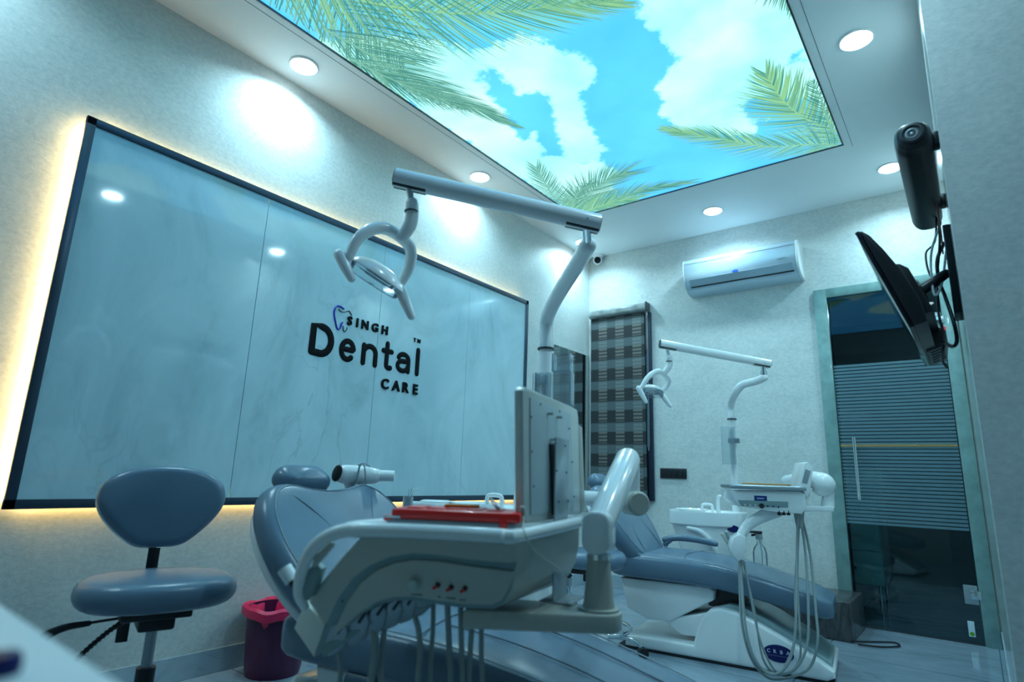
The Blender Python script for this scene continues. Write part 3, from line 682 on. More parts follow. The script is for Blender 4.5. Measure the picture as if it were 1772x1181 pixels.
# ============================================================ TELEVISION, SPEAKER, CABLES on the right wall
YT = 2.12
def ty(px, py, y=YT): return at(px, py, 1, y)
tv = thing('television', 'black flat television tilted down on a wall arm at the right', 'television', (XR, YT+.3, 1.55))
P0 = ty(1480, 404); P1 = ty(1574, 568)
dn = (P1-P0).normalized(); bk = V((-dn.z, 0, dn.x));
if bk.x < 0: bk = -bk
Lh = (P1-P0).length; TW = .74
def tvp(s, d): return P0+dn*(s*Lh)+bk*d
scr = [tvp(0, 0), tvp(1, 0), tvp(1, .012), tvp(0, .012)]
bm = bmesh.new(); add_prism(bm, scr, (0, TW, 0), bev=.003); sc_ = obj('screen', bm, mat('black screen glass', (.006, .008, .012), .08, noise=.05), tv)
back = [tvp(0, .013), tvp(1, .013), tvp(1, .05), tvp(.80, .062), tvp(.5, .058), tvp(.25, .045), tvp(.08, .032), tvp(.01, .02)]
bm = bmesh.new(); add_prism(bm, back, (0, TW, 0), bev=.006); bc_ = obj('back_cover', bm, M_BLACK, tv)
bm = bmesh.new(); add_prism(bm, [tvp(.30, .05), tvp(.85, .055), tvp(.86, .085), tvp(.40, .085), tvp(.33, .07)], (0, .5, 0), bev=.005)
for v in bm.verts: v.co.y += .12
obj('rear_housing', bm, M_BLACK, tv)
bm = bmesh.new(); add_prism(bm, [tvp(.84, .03), tvp(1.02, .02), tvp(1.02, .075), tvp(.86, .105)], (0, .30, 0), bev=.003)
for v in bm.verts: v.co.y += .42
po = obj('port_box', bm, M_DARK, tv)
bm = bmesh.new()
for k in range(5): add_prism(bm, [tvp(1.022, .030), tvp(1.028, .030), tvp(1.028, .072), tvp(1.022, .072)], (0, .006, 0)); [setattr(v.co, 'y', v.co.y+.45+.05*k) for v in bm.verts[:] if v.co.y < YT+.02]
obj('slot', bm, M_BLACK, po, 0)
bm = bmesh.new(); add_lathe(bm, [(0, .004), (.006, .003), (.007, 0)], tvp(.86, .10)+V((0, .415, 0)), (0, -1, 0), 14); obj('status_light', bm, mat('red status light', (.5, .1, .1), .4, emit=(1, .1, .12), es=.3), po)
bm = bmesh.new(); add_cyl(bm, tvp(0, .006)+V((0, .02, .0)), tvp(-.02, .006)+V((0, .02, 0)), .007, n=10); obj('clip', bm, M_DARK, tv)
am = tvp(.50, .085)+V((0, .32, 0)); wallp = V((XR, YT+.34, am.z+.06))
bm = bmesh.new(); add_tube(bm, [am, wallp+V((-.03, 0, 0))], [.022, .016], 12, cap='round'); ar = obj('mount_arm', bm, M_BLACK, tv)
bm = bmesh.new(); add_box(bm, (XR-.022, YT+.28, am.z-.10), (XR, YT+.40, am.z+.22), bev=.004); obj('wall_plate', bm, M_BLACK, tv)
bm = bmesh.new(); q = tvp(.5, .07)+V((0, .32, 0)); add_cyl(bm, q, q+bk*.03, .045, n=20); obj('mount_plate', bm, M_BLACK, tv)
# speaker bar running along the wall
sb = thing('sound_bar', 'long black round-ended speaker bar bracketed to the right wall above the television', 'speaker', (XR, 2.1, 2.0))
YS0 = 2.03
s0 = ty(1578, 232, YS0); rad = .052; barL = .72
cxs, czs = s0.x, s0.z-.005
outl = [(cxs+q[0], czs+q[1]) for q in rrect(.100, .112, .042, 7)]
bm = bmesh.new()
ring = lambda y, k: [V((cxs+(q[0]-cxs)*k, y, czs+(q[1]-czs)*k)) for q in outl]
add_loft(bm, [ring(YS0, .55), ring(YS0+.006, .80), ring(YS0+.020, .95), ring(YS0+.04, 1), ring(YS0+barL-.04, 1), ring(YS0+barL-.01, .93), ring(YS0+barL, .7)]); bd = obj('body', bm, M_BLACK, sb)
bm = bmesh.new(); add_loft(bm, [ring(YS0+.14, 1.006), ring(YS0+.145, 1.006)], cap=False); obj('seam_ring', bm, M_DARK, sb)
bm = bmesh.new(); add_lathe(bm, [(.030, 0), (.032, .006), (.026, .010), (.022, .006)], (cxs, YS0+.004, czs+.006), (0, -1, 0), 28); rg = obj('port_ring', bm, M_DARK, sb)
bm = bmesh.new(); add_lathe(bm, [(.022, .004), (.014, .008), (.010, .005), (.0, .007)], (cxs, YS0+.004, czs+.006), (0, -1, 0), 28); obj('port_cone', bm, M_STEEL, rg)
for y in (YS0+.05, YS0+.55):
    bm = bmesh.new(); add_box(bm, (cxs+.045, y, czs-.022), (XR, y+.05, czs+.022), bev=.004); obj('wall_bracket', bm, M_BLACK, sb)
def cable(pts, r, m, label, cat='cable', group=None, n=8):
    bm = bmesh.new(); add_tube(bm, pts, r, n, sp=8); return tag(obj('cable', bm, m), label, cat, group)
cz_ = czs-.05
cable([V((cxs+.03, YS0+.60, cz_)), V((XR-.05, 2.62, cz_-.10)), ty(1602, 440, 2.55), ty(1612, 480, 2.5), wallp+V((-.03, .02, .02))], .0035, M_BLACK, 'thin black cable looping out left between the speaker bar and the television arm')
cable([ty(1628, 385, 2.6), ty(1612, 435, 2.5), ty(1612, 480, 2.45), ty(1618, 512, 2.42), ty(1630, 490, 2.45), ty(1638, 430, 2.5)], .004, mat('white cable sheath', (.55, .62, .62), .4, noise=.05), 'white cable hanging in a loop in front of the television arm')
cable([ty(1634, 420, 2.55), ty(1622, 450, 2.5), ty(1625, 485, 2.5), ty(1636, 515, 2.45), ty(1651, 560, 2.4), ty(1656, 590, 2.4), ty(1648, 600, 2.4), ty(1632, 592, 2.3)], .006, M_BLACK, 'thick black power cable swinging low to the right of the television')
cable([ty(1624, 380, 2.6), ty(1626, 420, 2.5), ty(1622, 480, 2.5), ty(1624, 540, 2.45), ty(1634, 585, 2.35), ty(1630, 620, 2.3), ty(1640, 638, 2.3)], .004, M_BLACK, 'black cable running down to the lower corner of the television')
cable([ty(1616, 335, 2.5), ty(1622, 365, 2.5), ty(1628, 400, 2.52), ty(1632, 440, 2.55)], .0025, mat('reddish cable sheath', (.25, .08, .08), .4, noise=.05), 'thin reddish cable coming out behind the speaker bar')

# ============================================================ DENTAL FURNITURE
def interp(tab, u):
    for a, b in zip(tab, tab[1:]):
        if u <= b[0]:
            k = (u-a[0])/(b[0]-a[0]+1e-9); return [a[i]+(b[i]-a[i])*k for i in range(1, len(a))]
    return list(tab[-1][1:])
BACK = [(0, .235), (.06, .235), (.13, .225), (.19, .19), (.235, .12), (.262, .05)]
def dental_chair(root_args, o, ang, tilt=36, seat_z=0.0, back_u=.19, back_w=1.1, back_k=1.12, arm=True, hoff=.01, seams=False, hx=0, hup=0):
    F = Fr(o, ang); t = thing(*root_args, loc=(F.o.x, F.o.y, 0), rz=ang)
    dz = seat_z
    # seat and leg rest: one pad, lofted sections along its length
    tab = [(0, .20, .475, .375), (.03, .245, .495, .365), (.12, .262, .505, .362), (.45, .262, .500, .360), (.62, .258, .485, .350), (.80, .25, .452, .325), (.98, .235, .405, .290), (1.10, .215, .372, .270), (1.145, .185, .352, .275)]
    us = [0, .006, .02, .05, .12, .22, .34, .45, .54, .62, .70, .78, .86, .94, 1.02, 1.08, 1.12, 1.145]
    rings = []
    for u in us:
        wv, zt_, zb_ = interp(tab, u); k = 1.0 if .02 <= u <= 1.12 else .9
        hh = (zt_-zb_)/2*k; cz = (zt_+zb_)/2+dz; wv *= k
        sec = ell(wv, hh, 36, 4.2)
        rings.append([F.P(u-hx*(1-u/1.145), q[0], cz+q[1]+(.012*(abs(q[0])/wv)**2 if q[1] > 0 else 0)) for q in sec])
    bm = bmesh.new(); add_loft(bm, rings); st = obj('seat', bm, M_LEATHER, t, 50)
    for sgn in (-1, 1):
        bm = bmesh.new(); pts = []
        for u in [x for x in us if .03 < x < 1.11]:
            wv, zt_, zb_ = interp(tab, u); pts.append(F.P(u-hx*(1-u/1.145), sgn*wv*.93, zt_+dz+.0005))
        add_tube(bm, pts, .0022, 6, sp=3); obj('piping', bm, M_PIPE, st)
    # centre seams across the pad
    for uu in (.40, ):
        bm = bmesh.new(); wv, zt_, zb_ = interp(tab, uu)
        add_tube(bm, [F.P(uu+.10*abs(v)**1.5*4, v, zt_+dz+.002) for v in [x*wv*.9/6 for x in range(-6, 7)]], .002, 6); obj('seam', bm, M_STITCH, st)
    for v in ((-.10, .10) if seams else ()):
        bm = bmesh.new(); pts = []
        for u in (.45, .62, .8, .98, 1.08):
            wv, zt_, zb_ = interp(tab, u); pts.append(F.P(u, v*(1-.25*(u-.45)), zt_+dz+.0015))
        add_tube(bm, pts, .002, 6, sp=4); obj('seam', bm, M_STITCH, st)
    # backrest
    ta = math.radians(tilt); ey = (V((0, 0, 1))*math.cos(ta) - F.u*math.sin(ta)).normalized(); ex = -F.v if False else F.v
    # faces +u : ez = ex x ey  -> choose ex = F.v so that F.v x ey points toward +u
    bo = F.P(back_u, 0, .44+dz)
    W = back_w
    out = [(x, y*back_k) for x, y in [(0, .0), (.135, .004), (.19, .03), (.228, .09), (.258, .18), (.268, .27), (.258, .35), (.238, .405), (.205, .448), (.15, .466), (.08, .45), (0, .442)]]
    sh = [V((x*W, y, 0)) for x, y in out] + [V((-x*W, y, 0)) for x, y in out[-2:0:-1]]
    sm = spline(sh, 4, True); outl = [(p.x, p.y) for p in sm]
    bm = bmesh.new(); add_pillow(bm, outl, bo, ex, ey, .095, .045, dome=.006); bk_ = obj('backrest', bm, M_LEATHER, t, 60)
    ez = ex.cross(ey).normalized(); zf = .0475
    def on(x, y, lift=.0035): return bo+ex*x*W+ey*y*back_k+ez*(zf+lift)
    bm = bmesh.new(); add_tube(bm, [on(.175, .44, -.006), on(.13, .38), on(.088, .31), on(.062, .245), on(.0, .240), on(-.062, .245), on(-.088, .31), on(-.13, .38), on(-.175, .44, -.006)], .002, 6, sp=4); obj('seam', bm, M_STITCH, bk_)
    for s in (-1, 1):
        bm = bmesh.new(); add_tube(bm, [on(s*.062, .240), on(s*.105, .17), on(s*.125, .09), on(s*.12, .04, -.002)], .002, 6, sp=4); obj('seam', bm, M_STITCH, bk_)
    sc_ = [(x*.90, .235*back_k+(y-.235*back_k)*.91) for x, y in outl]
    bm = bmesh.new(); add_tube(bm, [bo+ex*x+ey*y+ez*(zf-.0005) for x, y in sc_], .0016, 6, closed=True); obj('piping', bm, M_PIPE, bk_)
    bm = bmesh.new(); add_pillow(bm, [(x*.93, .235*back_k+(y-.235*back_k)*.94) for x, y in outl], bo-ez*.060, ex, ey, .03, .012); obj('back_shell', bm, M_WHITE, bk_, 50)
    # headrest
    ho = bo+ey*(.505*back_k+hup)-ez*hoff
    ho2 = rrect(.235, .105, .045, 6)
    bm = bmesh.new(); add_pillow(bm, ho2, ho, ex, (ey*.96-ez*.25).normalized(), .085, .04, dome=.012); hr = obj('headrest', bm, M_LEATHER, t, 60)
    bm = bmesh.new(); add_box(bm, (-.02, -.012, 0), (.02, .0, .16)); 
    for v in bm.verts: v.co = bo+ey*.38*back_k-ez*.07+ex*v.co.x+ez*v.co.y+ey*v.co.z
    obj('headrest_bar', bm, M_CHROME, hr, 0)
    # link bracket between seat and back
    bm = bmesh.new(); add_prism(bm, [F.P(.02, -.04, .40+dz), F.P(.10, -.04, .36+dz), F.P(.22, -.04, .375+dz), F.P(.14, -.04, .47+dz), F.P(.03, -.04, .55+dz)], F.v*.08, bev=.004); obj('back_hinge', bm, M_BLACK, t)
    # armrest on the far side
    if arm:
     bm = bmesh.new(); add_tube(bm, [F.P(.16, .285, .385+dz), F.P(.17, .30, .45+dz), F.P(.185, .30, .515+dz), F.P(.22, .30, .545+dz)], [.016, .018, .018, .016], 12, sp=3, cap='round'); ap = obj('armrest_post', bm, M_LEATHER, t)
     bm = bmesh.new(); add_tube(bm, [F.P(.18, .30, .542+dz), F.P(.26, .30, .56+dz), F.P(.36, .30, .56+dz), F.P(.46, .30, .55+dz), F.P(.50, .30, .542+dz)], [.018, .020, .020, .020, .017], 14, sp=4, cap='round'); obj('armrest', bm, M_LEATHER, t)
    # white under body
    def prs(pts, v0, v1, bev=.01): 
        b = bmesh.new(); add_prism(b, [F.P(u, v0, z) for u, z in pts], F.v*(v1-v0), bev=bev, seg=3); return b
    obj('upper_cover', prs([(.06, .36+dz), (.10, .20), (.22, .155), (.34, .16), (.46, .23), (.58, .30+dz*.5), (.585, .345+dz), (.56, .365+dz)], -.20, .20, .012), M_WHITE, t)
    obj('under_bracket', prs([(.52, .362+dz), (.54, .26), (.62, .25), (.72, .30), (.74, .345+dz)], -.14, .14, .006), M_BLACK, t)
    obj('mid_cover', prs([(.30, .17), (.36, .12), (.40, .10), (.80, .11), (.84, .16), (.78, .245), (.62, .255), (.48, .215)], -.19, .19, .01), M_WHITE, t)
    base = []
    for u, z in ((.10, .012), (1.10, .012), (1.135, .03), (1.135, .06), (1.07, .10), (.96, .155), (.83, .215), (.70, .265), (.62, .275), (.57, .262), (.53, .225), (.50, .17), (.485, .11), (.475, .075), (.10, .07)): base.append((u, z))
    obj('base_cover', prs(base, -.25, .25, .018), M_WHITE, t)
    obj('top_rail', prs([(.60, .272), (.66, .292), (.72, .287), (.86, .232), (.99, .165), (1.12, .085), (1.125, .06), (1.08, .09), (.96, .15), (.83, .212), (.70, .262)], -.20, .20, .006), mat_rail, t)
    obj('base_plate', prs([(.06, .0), (1.125, .0), (1.13, .014), (.06, .014)], -.24, .24, .002), M_BLACK, t)
    return t, F
mat_rail = mat('translucent grey rail plastic', (.30, .42, .45), .25, coat=.3, noise=.03)

far_chair, FF = dental_chair(('dental_chair', 'grey-blue dental chair in the back of the room, by the granite step and glass door', 'dental chair'), (-1.785, 3.47), math.radians(7.5), back_w=1.25)
# emblem on the base of the far chair
def emblem(F, px, py, v, a, b, parent, text='C R B A', rot=0):
    c = F.at(px, py, v); bm = bmesh.new(); add_lathe(bm, [(0, .003), (.96, .0025), (1, 0)], (0, 0, 0), n=36)
    Rm = Matrix((F.u, V((0, 0, 1)), -F.v)).transposed().to_4x4()
    bm.transform(Matrix.Translation(c) @ Rm @ Matrix.Rotation(rot, 4, 'Z') @ Matrix.Diagonal((a, b, 1, 1)))
    e = obj('emblem', bm, M_NAVY, parent, label='dark blue oval emblem')
    if text:
        n_ = len(text.replace(' ', '')); k = 0
        for ch in text.replace(' ', ''):
            bm, wd = place_text(ch, (0, 0, 0), F.u, V((0, 0, 1)), b*.42, .0012, .02, 1.0)
            for vv in bm.verts: vv.co += c+F.u*((k-(n_-1)/2)*a*.42-wd/2)+V((0, 0, b*.02))-F.v*.003
            obj('emblem_letter', bm, M_INK, e, 0); k += 1
        bm = bmesh.new(); add_box(bm, (-a*.72, -.0036, -b*.30), (a*.72, -.003, -b*.22)); bm.transform(Matrix.Translation(c) @ Matrix((F.u, F.v, V((0, 0, 1)))).transposed().to_4x4()); obj('emblem_line', bm, mat('dim print', (.10, .10, .28), .5, noise=.05), e, 0)
    return e
emblem(FF, 1347, 1132, -.2515, .070, .040, far_chair)
near_chair, NF = dental_chair(('dental_chair', 'grey-blue dental chair nearest the camera, in front of the marble panel', 'dental chair'), (-1.68, 1.335), math.radians(11), tilt=43, back_w=1.28, back_k=1.2, arm=False, hoff=.045, seams=True, hx=.075, hup=.028)

# ---------------------------------------------------------- operator stools
def stool(args, c, face, seat_z, detail=True, seat_a=.225, seat_b=.20, back=True):
    F = Fr(c, face); t = thing(*args, loc=(F.o.x, F.o.y, 0), rz=face)      # v points away from the camera side
    bm = bmesh.new(); add_pillow(bm, ell(seat_a, seat_b, 40, 2.5), F.P(0, 0, seat_z-.045), F.u, F.v, .085, .042, dome=.010); obj('seat', bm, M_LEATHER, t, 60)
    bm = bmesh.new(); add_box(bm, (-.10, -.11, seat_z-.115), (.09, .10, seat_z-.088), F, bev=.006)
    add_box(bm, (-.045, -.05, seat_z-.16), (.055, .06, seat_z-.11), F, bev=.008); obj('mechanism', bm, M_BLACK, t)
    if back:
        bm = bmesh.new(); add_tube(bm, [F.P(0, .04, seat_z-.13), F.P(0, .18, seat_z-.125), F.P(0, .235, seat_z-.07), F.P(0, .24, seat_z+.10), F.P(0, .225, seat_z+.20)], .019, 10, sp=5, flat=(F.v, .35)); obj('back_post', bm, M_BLACK, t)
        oo = [(0, -.133), (.055, -.131), (.095, -.112), (.150, -.062), (.187, -.010), (.197, .035), (.180, .085), (.130, .120), (.065, .136), (0, .140)]
        sm = spline([V((x, y, 0)) for x, y in oo]+[V((-x, y, 0)) for x, y in oo[-2:0:-1]], 4, True); outl = [(q.x, q.y) for q in sm]
        bo = F.P(0, .185, seat_z+.195); ey = (V((0, 0, 1))*.985+F.v*.17).normalized(); ex = F.u
        bm = bmesh.new(); add_pillow(bm, outl, bo, ex, ey, .065, .030, dome=.006); bk = obj('backrest', bm, M_LEATHER, t, 60)
        ez = ex.cross(ey)
        bm = bmesh.new(); add_pillow(bm, [(x*1.012, y*1.012) for x, y in outl], bo-ez*.028, ex, ey, .018, .008); obj('back_shell', bm, M_CHROME if detail else M_BLACK, bk, 50)
        bm = bmesh.new(); add_box(bm, (-.075, .205, seat_z-.24), (-.04, .222, seat_z-.10), F, bev=.003); obj('post_end', bm, M_BLACK, t)
    bm = bmesh.new(); add_cyl(bm, F.P(0, 0, .30), F.P(0, 0, seat_z-.11), .016, n=20); obj('gas_lift', bm, M_STEEL, t)
    bm = bmesh.new(); add_cyl(bm, F.P(0, 0, .07), F.P(0, 0, .305), .027, n=20); obj('column', bm, M_BLACK, t)
    if detail:
        bm = bmesh.new(); add_tube(bm, [F.P(-.06, -.02, seat_z-.115), F.P(-.14, -.03, seat_z-.118), F.P(-.19, -.04, seat_z-.120)], .004, 8)
        add_tube(bm, [F.P(-.17, -.036, seat_z-.120), F.P(-.22, -.045, seat_z-.122), F.P(-.26, -.05, seat_z-.135), F.P(-.285, -.055, seat_z-.165)], [.008, .010, .013, .016], 12, sp=4, cap='round', flat=(F.v, .5)); obj('lever', bm, M_BLACK, t)
        bm = bmesh.new(); pts = spline([F.P(-.05, -.04, seat_z-.105), F.P(-.11, -.06, seat_z-.135), F.P(-.17, -.08, seat_z-.185), F.P(-.215, -.10, seat_z-.235)], 14)
        add_tube(bm, pts, [.0085 if i % 2 else .0060 for i in range(len(pts))], 10, cap='round'); obj('ribbed_lever', bm, M_BLACK, t)
    for k in range(5):
        a = 2*PI*k/5+.3; d = F.u*math.cos(a)+F.v*math.sin(a); c_ = F.P(0, 0, 0)
        bm = bmesh.new(); add_tube(bm, [c_+V((0, 0, .095)), c_+d*.12+V((0, 0, .105)), c_+d*.22+V((0, 0, .085)), c_+d*.255+V((0, 0, .055))], [.017, .014, .011, .009], 12, sp=4); lg = obj('leg', bm, M_CHROME, t)
        bm = bmesh.new(); s = V((-d.y, d.x, 0)); q = c_+d*.265+V((0, 0, .028))
        for sg in (-1, 1): add_cyl(bm, q+s*(.006*sg), q+s*(.020*sg), .027, n=18)
        add_cyl(bm, q-s*.007, q+s*.007, .012, n=10); obj('caster', bm, M_BLACK, lg)
    return t, F
def radial(px, py, z=None, d=None):
    p = dep(px, py, d) if d else at(px, py, 2, z); return p
pst = dep(274, 1020, 1.86); fa = math.atan2(pst.y, pst.x)-PI/2
stool(('operator_stool', 'grey leather stool with oval backrest, left of the pink-lined waste bin', 'stool'), (pst.x, pst.y), fa+.13, pst.z+.045, seat_b=.19)
st2, S2F = stool(('operator_stool', 'grey stool with chrome star base between the two dental chairs, partly hidden', 'stool'), (-1.70, 2.96), math.radians(20), .535, detail=False, back=False, seat_a=.18, seat_b=.18)
bm = bmesh.new(); c_ = S2F.P(0, 0, .15)
add_tube(bm, [c_+V((.20*math.cos(a*PI/16), .20*math.sin(a*PI/16), 0)) for a in range(32)], .010, 12, closed=True); fr_ = obj('foot_ring', bm, M_CHROME, st2)
bm = bmesh.new()
for k in range(3): a = k*2*PI/3; add_cyl(bm, S2F.P(0, 0, .14), c_+V((.20*math.cos(a), .20*math.sin(a), 0)), .006, n=10)
obj('ring_spoke', bm, M_CHROME, fr_)

# ---------------------------------------------------------- waste bin
wb = thing('waste_bin', 'dark purple waste bin with a bright pink liner by the marble wall', 'waste bin', (-2.655, 1.70, 0))
bc = V((-2.655, 1.70, 0))
bm = bmesh.new(); add_lathe(bm, [(0, .004), (.115, .004), (.118, .0), (.124, .03), (.138, .275), (.143, .278), (.144, .285), (.138, .287), (.118, .03), (0, .02)], bc, n=40); obj('bin_body', bm, M_BIN, wb)
bm = bmesh.new(); rg = []
for k, (r, z) in enumerate(((.128, .20), (.137, .280), (.149, .300), (.160, .288), (.159, .262), (.156, .252))):
    rg.append([bc+V(((r+.004*math.sin(5*a)+.003*math.sin(11*a+k))*math.cos(a), (r+.004*math.sin(5*a))*math.sin(a), z+(.007*math.sin(3*a+1)+.003*math.sin(9*a) if k else 0))) for a in [2*PI*i/64 for i in range(64)]])
add_loft(bm, rg, cap=False); obj('liner', bm, M_BAG, wb)

# ---------------------------------------------------------- cuspidor units
def cuspidor(args, F, zr, k=1.0):
    """F: origin under the pole; u to the right, v away"""
    t = thing(*args, loc=(F.o.x, F.o.y, 0), rz=F.ang)
    rings = []
    for (z, uc, a, b, e) in ((0.0, -.10, .16, .15, 4), (.10, -.10, .16, .15, 4), (.30, -.12, .17, .155, 3.5), (.46, -.15, .20, .17, 3), (.58, -.17, .225, .18, 2.8), (zr-.085, -.18, .235, .185, 2.8)):
        rings.append([F.P(uc+q[0], -.05+q[1], z) for q in ell(a*k, b*k, 40, e)])
    bm = bmesh.new(); add_loft(bm, rings); body = obj('body', bm, M_WHITE, t, 40)
    bm = bmesh.new(); add_loft(bm, [[F.P(-.18+q[0]*s, -.05+q[1]*s, z) for q in ell(.25*k, .20*k, 44, 3)] for s, z in ((.96, zr-.09), (1, zr-.082), (1.0, zr-.012), (.985, zr), (.93, zr), (.80, zr-.008), (.5, zr-.03), (.1, zr-.04))], cap=True); obj('basin_top', bm, M_WHITE, t, 40)
    bm = bmesh.new(); add_lathe(bm, [(.075, .0), (.105, .012), (.11, .018), (.10, .018), (.07, -.01), (.02, -.03)], F.P(-.28, -.05, zr-.008), n=32); obj('bowl', bm, M_WHITE, t)
    a0 = -.175
    bm = bmesh.new(); add_tube(bm, [F.P(a0-.032, -.10, zr-.01), F.P(a0-.032, -.10, zr+.030), F.P(a0-.022, -.10, zr+.045), F.P(a0+.022, -.10, zr+.045), F.P(a0+.034, -.10, zr+.030), F.P(a0+.034, -.10, zr-.01)], .009, 12, sp=4); obj('cup_filler', bm, M_WHITE, t)
    bm = bmesh.new(); add_tube(bm, [F.P(-.115, .0, zr-.01), F.P(-.115, .0, zr+.07), F.P(-.11, -.01, zr+.095), F.P(-.098, -.02, zr+.10)], [.014, .012, .011, .009], 12, sp=4, cap='round'); obj('rinse_spout', bm, M_WHITE, t)
    bm = bmesh.new(); add_tube(bm, [F.P(-.28, -.232, .62), F.P(-.20, -.240, .60), F.P(-.13, -.243, .53), F.P(-.08, -.245, .42)], [.014, .018, .018, .014], 12, sp=5, cap='round'); obj('trim_band', bm, M_WHITE, t)
    return t
PF = Fr(dep(1272, 840, 4.0), 0); PF = Fr((PF.o.x, PF.o.y), math.radians(12))
cf = cuspidor(('cuspidor_unit', 'white spittoon unit behind the far dental chair with a blue oval badge', 'cuspidor'), PF, .725)
emblem(PF, 1269, 916, -.222, .036, .022, cf, text='')
PN = Fr(dep(945, 590, 2.58), 0); PN = Fr((PN.o.x, PN.o.y), math.radians(16))
cn = cuspidor(('cuspidor_unit', 'white spittoon unit behind the red instrument tray, its arched filler just showing', 'cuspidor'), PN, .79)
# assistant holder with suction handpieces beside the far cuspidor
hn = thing('suction_holder', 'small angled holder with two suction handpieces on the far spittoon unit', 'suction holder', tuple(PF.P(-.02, -.32, .5)))
for (pa, pb, cc) in (((1250, 925), (1266, 950), M_CREAM), ((1257, 922), (1264, 938), M_STEEL)):
    bm = bmesh.new(); add_tube(bm, [PF.at(*pa, -.30), PF.at(*pb, -.30)], .011, 12, cap='round'); obj('handpiece', bm, cc, hn)
bm = bmesh.new(); add_tube(bm, [PF.at(1262, 944, -.30), PF.at(1276, 952, -.26), PF.P(.02, -.15, .50), PF.P(.0, .0, .50)], .015, 10, sp=4); obj('holder_arm', bm, M_WHITE, hn)
# clear bottle beside far cuspidor
def bottle(name, label, base, h, r, tube=True):
    t = thing(name, label, 'bottle', tuple(base))
    bm = bmesh.new(); add_lathe(bm, [(0, 0), (r, .003), (r, h*.62), (r*.8, h*.72), (r*.35, h*.80), (r*.35, h*.90)], base, n=24); obj('bottle_body', bm, M_CLEAR, t)
    bm = bmesh.new(); add_cyl(bm, base+V((0, 0, h*.89)), base+V((0, 0, h)), r*.5, n=16); obj('cap', bm, M_STEEL, t)
    bm = bmesh.new(); add_tube(bm, [base+V((0, 0, h*.95)), base+V((r*.3, 0, h*.5)), base+V((-r*.2, 0, h*.06))], .003, 8, sp=5); obj('inner_tube', bm, mat('teal tube', (.05, .30, .30), .4, noise=.05), t)
    return t
pb = PF.at(1318, 1010, .06)
hb = PF.at(1318, 925, .06).z-pb.z
bottle('water_bottle', 'clear water bottle hanging beside the far spittoon unit', pb, hb, .045)
bk_ = bmesh.new(); add_tube(bk_, [PF.at(1300, 927, .06), PF.at(1318, 922, .06), PF.P(0, 0, PF.at(1318, 922, .06).z)], .008, 8, sp=3)
obj('bottle_bracket', bk_, M_BLACK, cf)
pb = PN.at(978, 1120, -.10); bottle('water_bottle', 'teal-lit clear water bottle under the near tray platform, behind the near chair', pb, .24, .045)
bk_ = bmesh.new(); add_tube(bk_, [pb+V((0, 0, .235)), pb+V((0, .02, .255)), PN.P(0, 0, pb.z+.26)], .008, 8, sp=3); obj('bottle_bracket', bk_, M_BLACK, cn)

